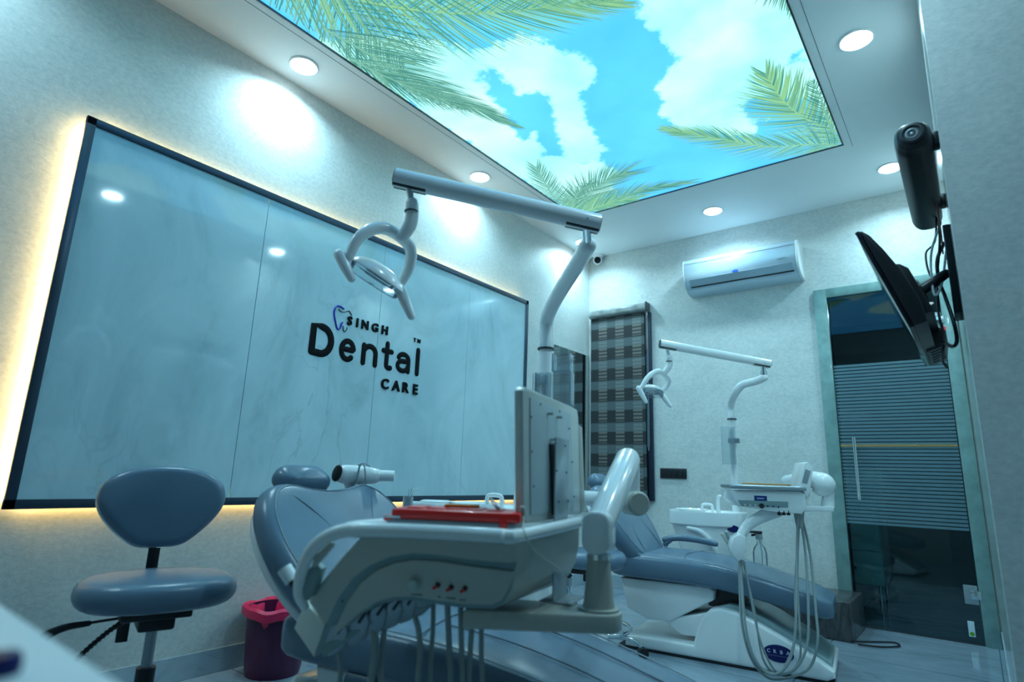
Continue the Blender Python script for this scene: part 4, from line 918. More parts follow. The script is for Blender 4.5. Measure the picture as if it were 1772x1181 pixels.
# ---------------------------------------------------------- operating lights
def op_light(args, F, pole, zring, elbow, bomR, bomL, headpts, br=.028, pr=.028, hs=1.0):
    """pole: base point; elbow: list of points; bomR/L boom ends; headpts: dict of world points"""
    t = thing(*args, loc=tuple(pole), rz=F.ang)
    bm = bmesh.new(); add_cyl(bm, pole, V((pole.x, pole.y, zring)), pr*.95, n=28); obj('pole', bm, M_WHITE, t)
    bm = bmesh.new(); add_cyl(bm, V((pole.x, pole.y, zring)), V((pole.x, pole.y, zring+.008)), pr*1.22, n=28); obj('pole_ring', bm, M_DARK, t)
    bm = bmesh.new(); add_tube(bm, [V((pole.x, pole.y, zring+.008))]+elbow, pr, 24, sp=6, cap='round'); obj('elbow_arm', bm, M_WHITE, t)
    e = elbow[-1]
    ax = (bomL-bomR).normalized()
    bm = bmesh.new(); add_tube(bm, [bomR, bomL], br, 28, flat=(V((0, 0, 1)), 1.1)); b = obj('boom', bm, M_WHITE, t)
    up = V((0, 0, 1)); sd = ax.cross(up).normalized(); nu = sd.cross(ax).normalized()
    if nu.z < 0: nu = -nu
    for p_, s_ in ((bomR, 1), (bomL, -1)):
        bm = bmesh.new(); add_cyl(bm, p_-ax*.002*s_, p_+ax*.004*s_, br*1.0, n=28)
        c0 = p_+ax*s_*.0; a0 = min(0, s_*.10); 
        pts = [c0-sd*.018-nu*(br*.70), c0+sd*.018-nu*(br*.70), c0+sd*.016-nu*(br*1.07), c0-sd*.016-nu*(br*1.07)]
        add_prism(bm, pts, ax*s_*.11, bev=.002); obj('boom_slot', bm, M_BLACK, b)
    jr = bomR+ax*.045; 
    bm = bmesh.new(); add_cyl(bm, V((e.x, e.y, e.z)), V((jr.x, jr.y, jr.z-br*.7)), .014, n=18); add_cyl(bm, e, e+V((0, 0, pr+.018)), .020, n=18); obj('pivot', bm, M_CHROME, t)
    bm = bmesh.new(); add_cyl(bm, jr+sd*(-br*1.02)-nu*.004, jr+sd*(br*1.02)-nu*.004, .0035, n=10); obj('boom_screw', bm, M_STEEL, b)
    jl = bomL-ax*.045; n0 = headpts['neck'][0]
    bm = bmesh.new(); add_cyl(bm, V((jl.x, jl.y, jl.z-br*.6)), n0, .011, n=18); obj('pivot', bm, M_CHROME, t)
    bm = bmesh.new(); add_tube(bm, headpts['neck'], [.021*hs, .022*hs, .023*hs, .020*hs], 20, sp=5, cap='round'); nk = obj('neck', bm, M_WHITE, t)
    bm = bmesh.new(); a_ = headpts['neck'][0]; add_cyl(bm, a_-V((0, 0, .028)), a_-V((0, 0, .031)), .0228*hs, n=24); obj('neck_ring', bm, M_DARK, nk)
    bm = bmesh.new(); add_tube(bm, headpts['yoke'], [.016*hs, .020*hs, .021*hs, .019*hs, .015*hs], 16, sp=8, cap='round', flat=(headpts['flat'], 1.0)); yk = obj('yoke', bm, M_WHITE, t)
    # reflector head: shallow dome with glass front
    A_, B_ = headpts['disc']; c = (A_+B_)/2; d1 = (B_-A_).normalized(); L = (B_-A_).length/2
    nrm = headpts['normal']; nrm = (nrm-d1*nrm.dot(d1)).normalized()     # pointing where the light shines
    bm = bmesh.new(); add_lathe(bm, [(.02, -.52), (.35, -.50), (.62, -.42), (.85, -.25), (.97, -.07), (1, 0), (.98, .04), (.93, .04), (.9, -.02), (.5, -.25), (.0, -.3)], (0, 0, 0), n=40)
    Rm = Matrix((d1, nrm.cross(d1), nrm)).transposed().to_4x4(); TM = Matrix.Translation(c) @ Rm @ Matrix.Diagonal((L, L*.80, L*.80, 1))
    bm.transform(TM); hd_ = obj('lamp_head', bm, M_WHITE, t, 40)
    bm = bmesh.new(); add_lathe(bm, [(.90, .0), (.6, -.18), (.25, -.24), (.0, -.25)], (0, 0, 0), n=32); bm.transform(Matrix.Translation(nrm*.001) @ TM); obj('reflector', bm, M_CHROME, hd_)
    bm = bmesh.new(); add_lathe(bm, [(.93, .03), (.92, .34), (.85, .40), (.4, .44), (.0, .45)], (0, 0, 0), n=32); bm.transform(TM); obj('lens_cover', bm, M_CLEAR, hd_)
    bm = bmesh.new(); add_box(bm, (-.42, -.3, .05), (.42, -.12, .16), bev=.03); add_box(bm, (-.62, .18, .1), (.62, .24, .14)); bm.transform(TM); obj('bulb_holder', bm, M_CHROME, hd_)
    for a2, b2 in headpts['handles']:
        bm = bmesh.new(); mid = (a2+b2)/2; add_tube(bm, [a2, mid, b2], [.019*hs, .018*hs, .013*hs], 16, sp=3, cap='round'); obj('lamp_handle', bm, M_WHITE, t)
        j = A_ if (a2-A_).length < (a2-B_).length else B_
        bm = bmesh.new(); add_cyl(bm, a2, j-(B_-A_).normalized()*(.0), .012*hs, n=14); obj('handle_joint', bm, M_STEEL, t)
    return t
def dp(px, py, d): return dep(px, py, d)
# near light
pole = PN.P(0, 0, .795); zr_ = PN.at(945, 606, 0).z
el = [PN.P(0, 0, PN.at(945, 560, 0).z), dp(953, 535, 2.53), dp(972, 500, 2.40), dp(1000, 455, 2.15), dp(1017, 425, 2.0)]
hd_near = dict(
    neck=[dp(713, 352, 1.93), dp(713, 375, 1.93), dp(708, 392, 1.93), dp(695, 412, 1.93)],
    yoke=[dp(603, 446, 1.86), dp(625, 408, 1.88), dp(665, 395, 1.93), dp(707, 424, 1.98), dp(708, 462, 2.0), dp(688, 500, 2.0)],
    flat=V((0, 0, 1)), disc=(dp(607, 448, 1.90), dp(697, 508, 1.96)), normal=(-U_*.86-_f*.10-R_*.5),
    handles=[(dp(588, 441, 1.86), dp(608, 482, 1.84)), (dp(692, 500, 1.96), dp(712, 548, 1.94))])
op_light(('operating_light', 'large white overhead operating lamp nearest the camera, in front of the marble panel', 'operating lamp'), PN, pole, zr_, el, dp(1038, 388, 1.93), dp(684, 307, 1.93), hd_near, br=.029, pr=.030)
# far light
pole = PF.P(0, 0, .728); zr_ = PF.at(1268, 727, 0).z
el = [PF.P(0, 0, PF.at(1268, 700, 0).z), dp(1272, 682, 3.97), dp(1284, 667, 3.93), dp(1308, 660, 3.88), dp(1322, 654, 3.85)]
hd_far = dict(
    neck=[dp(1158, 618, 3.86), dp(1159, 628, 3.86), dp(1156, 637, 3.86), dp(1150, 644, 3.86)],
    yoke=[dp(1110, 671, 3.78), dp(1122, 653, 3.80), dp(1140, 643, 3.84), dp(1156, 655, 3.9), dp(1154, 668, 3.93), dp(1145, 677, 3.95)],
    flat=V((0, 0, 1)), disc=(dp(1111, 671, 3.82), dp(1145, 683, 3.9)), normal=(-U_*.8-_f*.45-R_*.35),
    handles=[(dp(1105, 672, 3.78), dp(1118, 696, 3.76)), (dp(1145, 683, 3.9), dp(1160, 703, 3.86))])
op_light(('operating_light', 'smaller-looking white operating lamp over the far dental chair', 'operating lamp'), PF, pole, zr_, el, dp(1332, 630, 3.86), dp(1142, 595, 3.84), hd_far, br=.026, pr=.026, hs=.92)

# clear acrylic holders on the poles
ah = thing('acrylic_holder', 'clear acrylic box holder clipped to the near lamp pole', 'holder', tuple(PN.P(.04, 0, 1.3)))
def clear_box(F, x0, y0, x1, y1, v0, v1, par, name='box'):
    a = F.at(x0, y0, v0); b = F.at(x1, y1, v0); ua = (a-F.o).dot(F.u); ub = (b-F.o).dot(F.u)
    zt_, zb_ = a.z, b.z; th = .003
    bm = bmesh.new()
    for mn, mx_ in (((ua, v0, zb_), (ub, v0+th, zt_)), ((ua, v1-th, zb_), (ub, v1, zt_)), ((ua, v0, zb_), (ua+th, v1, zt_)), ((ub-th, v0, zb_), (ub, v1, zt_)), ((ua, v0, zb_), (ub, v1, zb_+th))):
        add_box(bm, mn, mx_, F)
    return obj(name, bm, M_CLEAR, par, 0)
clear_box(PN, 926, 645, 986, 700, -.10, -.035, ah); 
clear_box(PN, 955, 612, 985, 642, -.10, -.035, ah, 'inner_cup')
bm = bmesh.new(); add_box(bm, (-.022, -.040, 1.30), (.022, -.024, 1.34), PN, bev=.002); obj('clip', bm, M_STEEL, ah)
for k in range(3):
    bm = bmesh.new(); q = PN.P(.02+k*.028-.04, -.07, 1.22); add_cyl(bm, q+V((0, 0, .0)), q+V((0, 0, .12)), .012, n=16); obj('clear_tube', bm, M_CLEAR, ah)
ah = thing('acrylic_holder', 'clear acrylic file holder clipped to the far lamp pole', 'holder', tuple(PF.P(-.04, 0, 1.15)))
clear_box(PF, 1247, 738, 1274, 804, -.08, -.03, ah)
pz = PF.at(1278, 763, 0).z
bm = bmesh.new(); add_box(bm, (-.03, -.035, pz-.018), (.045, .03, pz+.018), PF, bev=.004); obj('clip', bm, M_STEEL, ah)

# ============================================================ NEAR DELIVERY UNIT
du = thing('delivery_unit', 'large off-white instrument delivery unit in the foreground with knob and red toggles', 'dental unit', tuple(dep(960, 1050, 1.35)))
_o = dep(890, 915, 1.2); DF = Fr((_o.x, _o.y), math.radians(31))
def lean(y): return max(0, (y-925))/131*.075
def dfp(l, v=0): return [DF.at(x, y, v+lean(y)) for x, y in l]
body = [(628, 925), (893, 934), (891, 985), (885, 1020), (873, 1044), (850, 1056), (800, 1054), (750, 1047), (712, 1041), (680, 1042), (650, 1050), (620, 1070), (590, 1098), (567, 1122), (543, 1138), (562, 1082), (532, 1043), (540, 1028), (556, 1008), (590, 965)]
bm = bmesh.new(); fb = dfp(body)
back = []
shift = {1: (1004, 905), 2: (1003, 945), 3: (997, 975), 4: (985, 997), 5: (962, 1012)}
for i, p in enumerate(fb):
    if i in shift: back.append(DF.at(*shift[i], .36))
    elif i in (14, 15, 16, 17): back.append(p+DF.v*.16)
    else: back.append(DF.at(*body[i], lean(body[i][1]))+DF.v*(.36-lean(body[i][1])))
add_prism(bm, fb, (0, 0, 0), bev=.008, seg=3, pts2=back); obj('body', bm, M_CREAM, du, 40)
gro = [(894, 975), (820, 968), (760, 960), (715, 957), (676, 963), (640, 978), (610, 1000), (586, 1032), (570, 1066), (556, 1100), (545, 1136), (567, 1121), (590, 1097), (620, 1069), (650, 1049), (680, 1041), (712, 1040), (750, 1046), (800, 1053), (850, 1055), (872, 1044), (884, 1020)]
bm = bmesh.new(); add_prism(bm, dfp(gro, -.001), DF.v*.02, bev=.003); obj('groove_shade_band', bm, M_GROOVE, du, 40)  # shadow along the groove, put in as a teal coloured band
fas = [(890, 990), (820, 981), (760, 972), (715, 969), (680, 975), (648, 989), (622, 1010), (601, 1040), (586, 1072), (572, 1108), (592, 1090), (620, 1064), (650, 1044), (680, 1035), (712, 1034), (750, 1040), (800, 1047), (850, 1049), (869, 1040), (881, 1018)]
bm = bmesh.new(); add_prism(bm, dfp(fas, -.010), DF.v*.02, bev=.005, seg=3); fa_ = obj('fascia', bm, M_CREAM, du, 40)
bm = bmesh.new(); add_prism(bm, [DF.at(562, 1082, .085), DF.at(543, 1139, .118), DF.at(508, 1088, .13), DF.at(527, 1043, .11)], DF.v*.12, bev=.004); obj('end_cap', bm, mat('body plastic painted as lit end face', (.72, .72, .66), .35, coat=.2, noise=.02), du, 40)  # end face of the same body, painted paler for the light it catches
# screw dots
for (x, y) in ((684, 981), (593, 1041)):
    bm = bmesh.new(); q = DF.at(x, y, -.002+lean(y)); add_cyl(bm, q, q-DF.v*.0015, .002, n=10); obj('screw', bm, M_DARK, du)
# knob and toggles
q = DF.at(718, 1011, -.010+lean(1011))
bm = bmesh.new(); add_lathe(bm, [(.0, .0), (.0125, .0), (.0125, .004)], q, -DF.v, 24); add_lathe(bm, [(.0115, .004), (.0105, .020), (.009, .022), (.0, .022)], q, -DF.v, 24); kn = obj('knob', bm, mat('pale grey knob', (.50, .58, .56), .35, noise=.03), du)
for (x, y) in ((758, 1013), (781, 1017), (805, 1019)):
    q = DF.at(x, y, -.010+lean(y))
    bm = bmesh.new(); add_lathe(bm, [(.0055, 0), (.0055, .005), (.003, .008), (.0, .008)], q, -DF.v, 16); tg = obj('toggle_switch', bm, M_BLACK, du)
    bm = bmesh.new(); add_tube(bm, [q-DF.v*.006, q-DF.v*.016-DF.u*.005-V((0, 0, .004))], [.0022, .0034], 10, cap='round'); obj('red_tip', bm, M_RED, tg)
for (x0, x1, y) in ((711, 731, 1030), (757, 762, 1033.5), (771, 788, 1036), (795, 806, 1039)):
    bm = bmesh.new(); a, b = DF.at(x0, y, -.0108+lean(y)), DF.at(x1, y+1.5, -.0108+lean(y)); add_prism(bm, [a, b, b+V((0, 0, .0022)), a+V((0, 0, .0022))], DF.v*.0006); obj('print_mark', bm, M_DARK, fa_, 0)
# rim and handle
rz_ = DF.at(840, 925, 0).z
rimf = [DF.at(612, 917, 0), DF.at(700, 919, 0), DF.at(800, 924, 0), DF.at(868, 928, 0), DF.at(897, 927, .025), DF.at(1002, 902, .36)]
ub = [(-.05, .40), (-.30, .40)]
zz = rimf[-1].z
rimb = [DF.P(-.02, .40, rimf[0].z), DF.P(-.16, .40, rimf[0].z), DF.P((rimf[0]-DF.o).dot(DF.u)+.10, .36, rimf[0].z)]
loop = rimf+rimb+[DF.P((rimf[0]-DF.o).dot(DF.u)+.035, .18, rimf[0].z), DF.P((rimf[0]-DF.o).dot(DF.u)-.015, .05, rimf[0].z)]
bm = bmesh.new(); add_tube(bm, loop, .0145, 16, sp=6, closed=True); obj('tray_rim', bm, M_WHITE, du)
sp_l = [V(p) for p in spline(loop, 6, True)]
bm = bmesh.new(); add_prism(bm, [p-V((0, 0, .016)) for p in sp_l], (0, 0, .012)); obj('tray_floor', bm, M_STEEL, du, 0)
hpath = [DF.at(640, 917, 0), DF.at(612, 917, 0), DF.at(580, 923, .0), DF.at(552, 939, .01), DF.at(532, 964, .02), DF.at(520, 998, .03), DF.at(518, 1030, .04), DF.at(527, 1050, .05)]
bm = bmesh.new(); add_tube(bm, hpath, [.0145, .0145, .0145, .014, .0135, .013, .012, .010], 16, sp=6, cap='round'); hn_ = obj('handle', bm, M_WHITE, du)
bm = bmesh.new(); add_tube(bm, [DF.at(574, 943, .02), DF.at(553, 965, .03), DF.at(545, 978, .03)], [.007, .010, .006], 12, sp=4, cap='round'); obj('grip_pad', bm, M_CREAM, hn_)
bm = bmesh.new(); add_prism(bm, [DF.at(x, y, .03) for x, y in ((545, 975), (556, 985), (548, 1010), (536, 1035), (527, 1040), (522, 1020), (528, 990))], DF.v*.03, bev=.003); obj('handle_web', bm, M_GROOVE, hn_, 40)
# instrument cradles and hoses
tabs = [(583, 1108, 1.15), (620, 1090, 1.15), (652, 1076, 1.05), (680, 1066, 1.0), (705, 1057, .95), (728, 1050, .8)]
for i, (x, y, k) in enumerate(tabs):
    shp = [(-9, -20), (10, -30), (16, -10), (11, 10), (2, 20), (-14, 26), (-20, 20), (-17, 0)]
    bm = bmesh.new(); add_prism(bm, [DF.at(x+a*k, y+b*k, .10+(b/26)*.02) for a, b in shp], DF.v*.10, bev=.004); tb = obj('instrument_cradle', bm, M_STEEL, du, 40)
    bm = bmesh.new(); add_prism(bm, [DF.at(x+a*k, y+b*k, .0985+(b/26)*.02) for a, b in ((9, -27), (13, -24), (2, -8), (-2, -11))], DF.v*.003); obj('slot', bm, M_BLACK, tb, 0)
bm = bmesh.new(); add_prism(bm, [DF.at(x, y, .10) for x, y in ((560, 1118), (600, 1078), (650, 1040), (712, 1030), (760, 1040), (730, 1056), (690, 1062), (640, 1082), (590, 1118), (556, 1140))], DF.v*.12, bev=.004); obj('cradle_bar', bm, M_GROOVE, du, 40)
hs = [([(574, 1098), (583, 1120), (588, 1150), (588, 1185)], .0055, .07), ([(640, 1072), (648, 1100), (648, 1140), (641, 1185)], .0085, .07), ([(668, 1066), (664, 1100), (661, 1140), (658, 1185)], .0065, .09), ([(710, 1050), (723, 1085), (727, 1130), (723, 1185)], .0065, .07),
      ([(750, 1040), (749, 1090), (746, 1140), (744, 1185)], .0055, .10), ([(774, 1042), (776, 1090), (778, 1140), (780, 1185)], .0068, .10), ([(797, 1045), (798, 1090), (799, 1140), (800, 1185)], .0062, .10), ([(819, 1048), (816, 1090), (813, 1140), (811, 1185)], .0062, .11), ([(834, 1048), (833, 1090), (833, 1140), (834, 1185)], .0058, .11)]
for i, (pl, r, v) in enumerate(hs):
    pts = [DF.at(x, y, v+.05) for x, y in pl]; e = pts[-1]; e.z = e.z
    pts += [V((e.x, e.y, .30)), V((e.x, e.y, .18))+DF.v*.01, V((e.x, e.y, .09))+DF.v*.05, DF.P((e-DF.o).dot(DF.u)*.6-.10, .17, .06)]
    bm = bmesh.new(); add_tube(bm, pts, r, 12, sp=5); obj('hose', bm, M_HOSE, du)
bm = bmesh.new(); add_box(bm, (-.34, .15, 0), (-.10, .25, .10), DF, bev=.008); obj('hose_junction', bm, M_DARK, du, 40)
# platform, pedestal, spring arm
C1 = at(1036, 1056, 2, .628); C2 = DF.P(-.12, .20, .628)
dd = (C2-C1).normalized(); nn = V((-dd.y, dd.x, 0)); out = []
for k in range(-12, 13): a = math.radians(k*7.5); out.append(C1-dd*math.cos(a)*.052+nn*math.sin(a)*.052)
out += [C2+nn*.08, C2-nn*.08]
bm = bmesh.new(); add_prism(bm, [V((p.x, p.y, .588)) for p in out], (0, 0, .040), bev=.006, seg=3); obj('platform', bm, M_CREAM, du, 40)
bm = bmesh.new(); add_lathe(bm, [(.046, .0), (.046, .006), (.036, .008), (.034, .02), (.026, .105), (.026, .11), (.0, .11)], V((C1.x, C1.y, .627)), n=40); obj('pedestal', bm, M_CREAM, du)
zt0 = .627+.11
bm = bmesh.new(); add_cyl(bm, V((C1.x, C1.y, zt0)), V((C1.x, C1.y, zt0+.012)), .028, n=28); obj('collar', bm, M_CHROME, du)
A0 = V((C1.x, C1.y, zt0+.012)); B0 = dep(1086, 797, 1.74)
ad_ = (V((B0.x, B0.y, 0))-V((A0.x, A0.y, 0))).normalized(); sn = V((-ad_.y, ad_.x, 0))
# end block
es_ = rrect(.066, .095, .026, 6, (0, .048))
bm = bmesh.new(); add_prism(bm, [A0+sn*x+V((0, 0, y)) - ad_*.034 for x, y in es_], ad_*.07, bev=.007, seg=3); eb = obj('arm_end_block', bm, M_WHITE, du, 40)
A1 = A0+V((0, 0, .060))
bm = bmesh.new(); add_tube(bm, [A1, A1+(B0-A1)*.5, B0], [.0335, .036, .037], 32, cap='round'); obj('spring_arm', bm, M_WHITE, du)
J = dep(1098, 871, 1.80)
bm = bmesh.new(); add_cyl(bm, V((J.x, J.y, J.z)), V((J.x, J.y, B0.z+.005)), .017, n=20); obj('arm_neck', bm, M_WHITE, du)
bm = bmesh.new(); add_lathe(bm, [(0, 0), (.030, .0), (.036, .006), (.037, .02), (.037, .07), (.034, .078), (.0, .078)], J-FC.v*.035+FC.u*.008, (FC.v-FC.u*.25).normalized(), 36); jn = obj('arm_joint', bm, M_CREAM, du)
pt = PN.P(0, 0, J.z)
bm = bmesh.new(); add_tube(bm, [V((J.x, J.y, J.z)), V((J.x, J.y, J.z))*.5+pt*.5, PN.P(.06, -.06, J.z)], .026, 18, cap='round'); obj('support_arm', bm, M_WHITE, du)
# side syringe holder on the handle
bm = bmesh.new(); a, b = DF.at(492, 984, .05), DF.at(506, 1006, .05); add_tube(bm, [a, b], [.0165, .0155], 20); sh_ = obj('syringe_holder', bm, M_WHITE, du)
bm = bmesh.new(); add_tube(bm, [b, DF.at(514, 1020, .05), DF.at(527, 1046, .05)], [.010, .006, .006], 10); obj('holder_joint', bm, M_BLACK, sh_)

# film viewer panel on its bracket
_p = dep(908, 905, 1.30); ang = -_a+math.atan2(.44, .19); VF = Fr((_p.x, _p.y), ang)
vp_ = thing('viewer_panel', 'pale back of a flat panel on a metal bracket behind the red-lidded box', 'display panel', tuple(_p))
def vfp(l, v=0): return [VF.at(x, y, v) for x, y in l]
o1 = vfp([(909, 670), (990, 704), (999, 710), (1001, 722), (1006, 886), (1000, 893), (912, 906), (907, 900), (905, 676)])
bm = bmesh.new(); add_prism(bm, o1, VF.v*.022, bev=.003, seg=2); fr0 = obj('housing', bm, mat('pale panel housing', (.62, .66, .64), .3, coat=.2, noise=.02), vp_, 40)
bm = bmesh.new(); add_prism(bm, vfp([(918, 688), (988, 716), (993, 880), (919, 892)], -.003), VF.v*.006, bev=.001); obj('back_plate', bm, mat('pale blue back plate', (.50, .60, .64), .35, noise=.03), fr0, 30)
bm = bmesh.new(); add_prism(bm, vfp([(1000, 733), (1008, 740), (1013, 884), (1003, 890)], .0), VF.v*.03, bev=.003); obj('edge_housing', bm, M_CREAM, vp_, 40)
bm = bmesh.new(); add_prism(bm, vfp([(902, 682), (905, 683), (905, 695), (902, 694)], .008), VF.v*.006)
for v in bm.verts: v.co -= VF.u*.004
obj('port', bm, M_BLACK, fr0, 0)
for (x, y) in ((919, 722), (920, 782), (923, 842), (985, 742), (990, 800), (993, 860), (935, 700), (968, 712)):
    q = VF.at(x, y, -.003); bm = bmesh.new(); add_cyl(bm, q, q-VF.v*.002, .0022, n=8); obj('screw', bm, M_DARK, fr0)
for (x, y) in ((948, 716), (964, 722)):
    q = VF.at(x, y, -.003); bm = bmesh.new(); add_cyl(bm, q, q-VF.v*.014, .0042, n=14); obj('stud', bm, M_CREAM, fr0)
bm = bmesh.new(); add_prism(bm, vfp([(950, 768), (957, 768), (962, 890), (955, 892)], -.004), -VF.v*.004, bev=.001); obj('bracket_slot', bm, M_BLACK, fr0, 0)
zb0 = .630
pa_, pb_ = VF.at(960, 757, -.016), VF.at(982, 762, -.016)
bm = bmesh.new(); add_prism(bm, [pa_, pb_, V((pb_.x, pb_.y, zb0+.003)), V((pa_.x, pa_.y, zb0+.003))], -VF.v*.004, bev=.001); br_ = obj('bracket', bm, M_STEEL, vp_, 30)
mb = (pa_+pb_)/2; bm = bmesh.new(); 
base_ = [V((mb.x, mb.y, zb0))+VF.u*a-VF.v*b for a, b in ((-.06, -.03), (.06, -.03), (.06, .05), (-.06, .05))]
add_prism(bm, base_, (0, 0, .003), bev=.0008); obj('bracket_foot', bm, M_STEEL, vp_, 30)
for (x, y) in ((961, 768), (978, 772), (963, 815), (980, 818), (966, 869), (983, 868)):
    q = VF.at(x, y, -.020); bm = bmesh.new(); add_cyl(bm, q, q-VF.v*.002, .0025, n=8); obj('screw', bm, M_DARK, br_)
for (x, y) in ((953, 760), (956, 814), (959, 868)):
    q = VF.at(x, y, -.003); bm = bmesh.new(); add_cyl(bm, q, q-VF.v*.012, .004, n=10); obj('spacer', bm, M_CHROME, br_)
bm = bmesh.new(); add_tube(bm, [VF.at(906, 893, -.004), DF.at(907, 920, -.015), DF.at(918, 945, -.0)+V((0, 0, 0)), DF.at(935, 962, .08)-V((0, 0, 0)), DF.at(952, 985, .20)+DF.u*.02, DF.at(958, 1003, .30)+DF.u*.03], .0018, 8, sp=6)
obj('power_cord', bm, M_CREAM, vp_)
bm = bmesh.new(); add_tube(bm, [VF.at(904, 880, -.002), VF.at(906, 900, -.003)], .006, 10, cap='round'); obj('plug', bm, M_CREAM, vp_)

# instrument boxes on the tray
ib = thing('instrument_box', 'grey instrument box with a bright red lid on the foreground tray', 'instrument box', tuple(DF.P(-.13, .12, rz_)))
za = rimf[1].z-.002
def dfu(x, v=.05): return (DF.at(x, 900, v)-DF.o).dot(DF.u)
u0, u1 = dfu(668), dfu(893)
bm = bmesh.new(); add_box(bm, (u0, .05, za), (u1, .20, za+.022), DF, bev=.004); obj('box_base', bm, M_STEEL, ib, 40)
zl = za+.022
bm = bmesh.new(); add_box(bm, (u0+.012, .045, zl), (u1+.010, .205, zl+.021), DF, bev=.005); add_box(bm, (u0-.006, .05, zl-.006), (u0+.016, .19, zl+.006), DF, bev=.002); add_box(bm, (u1-.035, .04, zl-.014), (u1-.018, .06, zl+.008), DF, bev=.003); ld = obj('lid', bm, M_RED, ib, 40)
for k in range(5):
    bm = bmesh.new(); uu = u0+.035+k*.045; add_box(bm, (uu, .08, zl+.0195), (uu+.034, .17, zl+.024), DF, bev=.004); obj('lid_ridge', bm, M_RED, ld, 40)
bm = bmesh.new(); add_tube(bm, [DF.P(u0+.0, .042, zl+.004), DF.P(u0+.035, .040, zl+.004)], .003, 10); obj('clasp', bm, M_CHROME, ib)
bm = bmesh.new(); add_tube(bm, [DF.P(u0+.12, .10, zl+.0285), DF.P(u0+.19, .12, zl+.0285)], .004, 10, cap='round'); tag(obj('orange_burr_holder', bm, mat('orange plastic', (.75, .25, .02), .35, noise=.04)), 'small orange stick lying on the red lid', 'instrument')
bm = bmesh.new(); add_tube(bm, [DF.P(u1-.045, .10, zl+.026), DF.P(u1-.055, .11, zl+.034), DF.P(u1-.068, .13, zl+.046)], [.004, .0045, .003], 10, cap='round'); tag(obj('handpiece', bm, mat('brushed rose metal', (.42, .30, .30), .3, metal=.6, noise=.04)), 'small metal handpiece tip leaning at the right end of the red lid', 'handpiece')

# ============================================================ TROLLEY behind the near chair
TF = Fr(tuple(dep(600, 880, 2.35)[:2]), math.radians(38)); zt = dep(690, 886, 2.35).z
tr = thing('instrument_trolley', 'low steel instrument trolley behind the near dental chair backrest', 'trolley', tuple(TF.P(.2, .15, 0)))
bm = bmesh.new(); add_box(bm, (-.02, 0, zt-.022), (.375, .24, zt), TF, bev=.004); obj('top', bm, M_WHITE, tr, 40)
bm = bmesh.new(); add_box(bm, (-.01, -.004, zt-.09), (.365, .23, zt-.024), TF, bev=.003); dr = obj('drawer', bm, M_DARK, tr, 40)
bm = bmesh.new(); add_tube(bm, [TF.P(.15, -.004, zt-.05), TF.P(.15, -.02, zt-.05), TF.P(.26, -.02, zt-.05), TF.P(.26, -.004, zt-.05)], .004, 8); obj('drawer_handle', bm, M_CHROME, dr)
bm = bmesh.new(); add_box(bm, (-.01, .005, .16), (.365, .23, .18), TF, bev=.003); obj('lower_shelf', bm, M_STEEL, tr, 40)
for a, b in ((0, .01), (.355, .01), (0, .22), (.355, .22)):
    bm = bmesh.new(); add_cyl(bm, TF.P(a, b, .05), TF.P(a, b, zt-.02), .011, n=14); lg = obj('leg', bm, M_CHROME, tr)
    bm = bmesh.new(); q = TF.P(a, b, .027); add_cyl(bm, q-TF.u*.01, q+TF.u*.01, .026, n=18); obj('caster', bm, M_BLACK, lg)
bx = thing('instrument_dish', 'white lidded dish on the trolley behind the red-lidded box', 'dish', tuple(TF.P(.3, .1, zt)))
ua, ub_ = (TF.at(697, 880, .05)-TF.o).dot(TF.u), (TF.at(776, 880, .05)-TF.o).dot(TF.u)
bm = bmesh.new(); add_loft(bm, [[TF.P((ua+ub_)/2+q[0]*s, .13+q[1]*s, z) for q in rrect(ub_-ua, .14, .03, 5)] for s, z in ((.88, zt), (.98, zt+.008), (1, zt+.030), (.96, zt+.034))]); obj('dish', bm, M_WHITE, bx, 40)
bm = bmesh.new(); add_loft(bm, [[TF.P((ua+ub_)/2+.03+q[0]*s, .13+q[1]*s, z) for q in ell(.065, .05, 28, 3)] for s, z in ((1, zt+.033), (1, zt+.040), (.85, zt+.044))]); obj('dish_lid', bm, M_WHITE, bx, 40)
cpb = TF.at(705, 880, .03); cpb.z = zt
mc = thing('instrument_cup', 'small metal cup holding mirror and probe tips on the trolley', 'cup', tuple(cpb))
bm = bmesh.new(); add_lathe(bm, [(0, 0), (.020, 0), (.021, .058), (.018, .058), (.018, .004), (0, .004)], cpb, n=24); obj('cup', bm, M_STEEL, mc)
for a, b, h in ((.01, .01, .085), (.018, .0, .08), (.002, -.006, .078)):
    bm = bmesh.new(); add_tube(bm, [cpb+V((0, 0, .01)), cpb+TF.u*a+TF.v*b+V((0, 0, h)), cpb+TF.u*(a*2.2)+V((0, 0, h+.012))], .0015, 6, sp=3); obj('instrument_tip', bm, M_CHROME, mc)
# hand-held x-ray camera
gd = 2.30
xg = thing('xray_camera', 'white gun-shaped hand-held x-ray camera behind the chair backrest', 'x-ray camera', tuple(dep(612, 880, gd)))
def g(x, y, o=0): return dep(x, y, gd)+FC.v*o
bm = bmesh.new(); add_tube(bm, [g(597, 821, -.02), g(612, 822), g(640, 824, .01), g(648, 825, .012)], [.036, .037, .033, .030], 28, cap='round'); hb_ = obj('body', bm, M_WHITE, xg)
bm = bmesh.new(); add_tube(bm, [g(645, 824, .012), g(655, 824, .014)], [.028, .026], 24); add_tube(bm, [g(655, 824, .014), g(681, 825, .02)], [.0225, .0225], 24); obj('nozzle', bm, M_WHITE, hb_)
sc0 = g(595, 820, -.05); nd = (-FC.v*.88-FC.u*.48+V((0, 0, .03))).normalized()
c0 = g(596, 820, -.02)
bm = bmesh.new(); add_lathe(bm, [(0, .040), (.75, .039), (.95, .036), (1, .030)], (0, 0, 0), n=32)
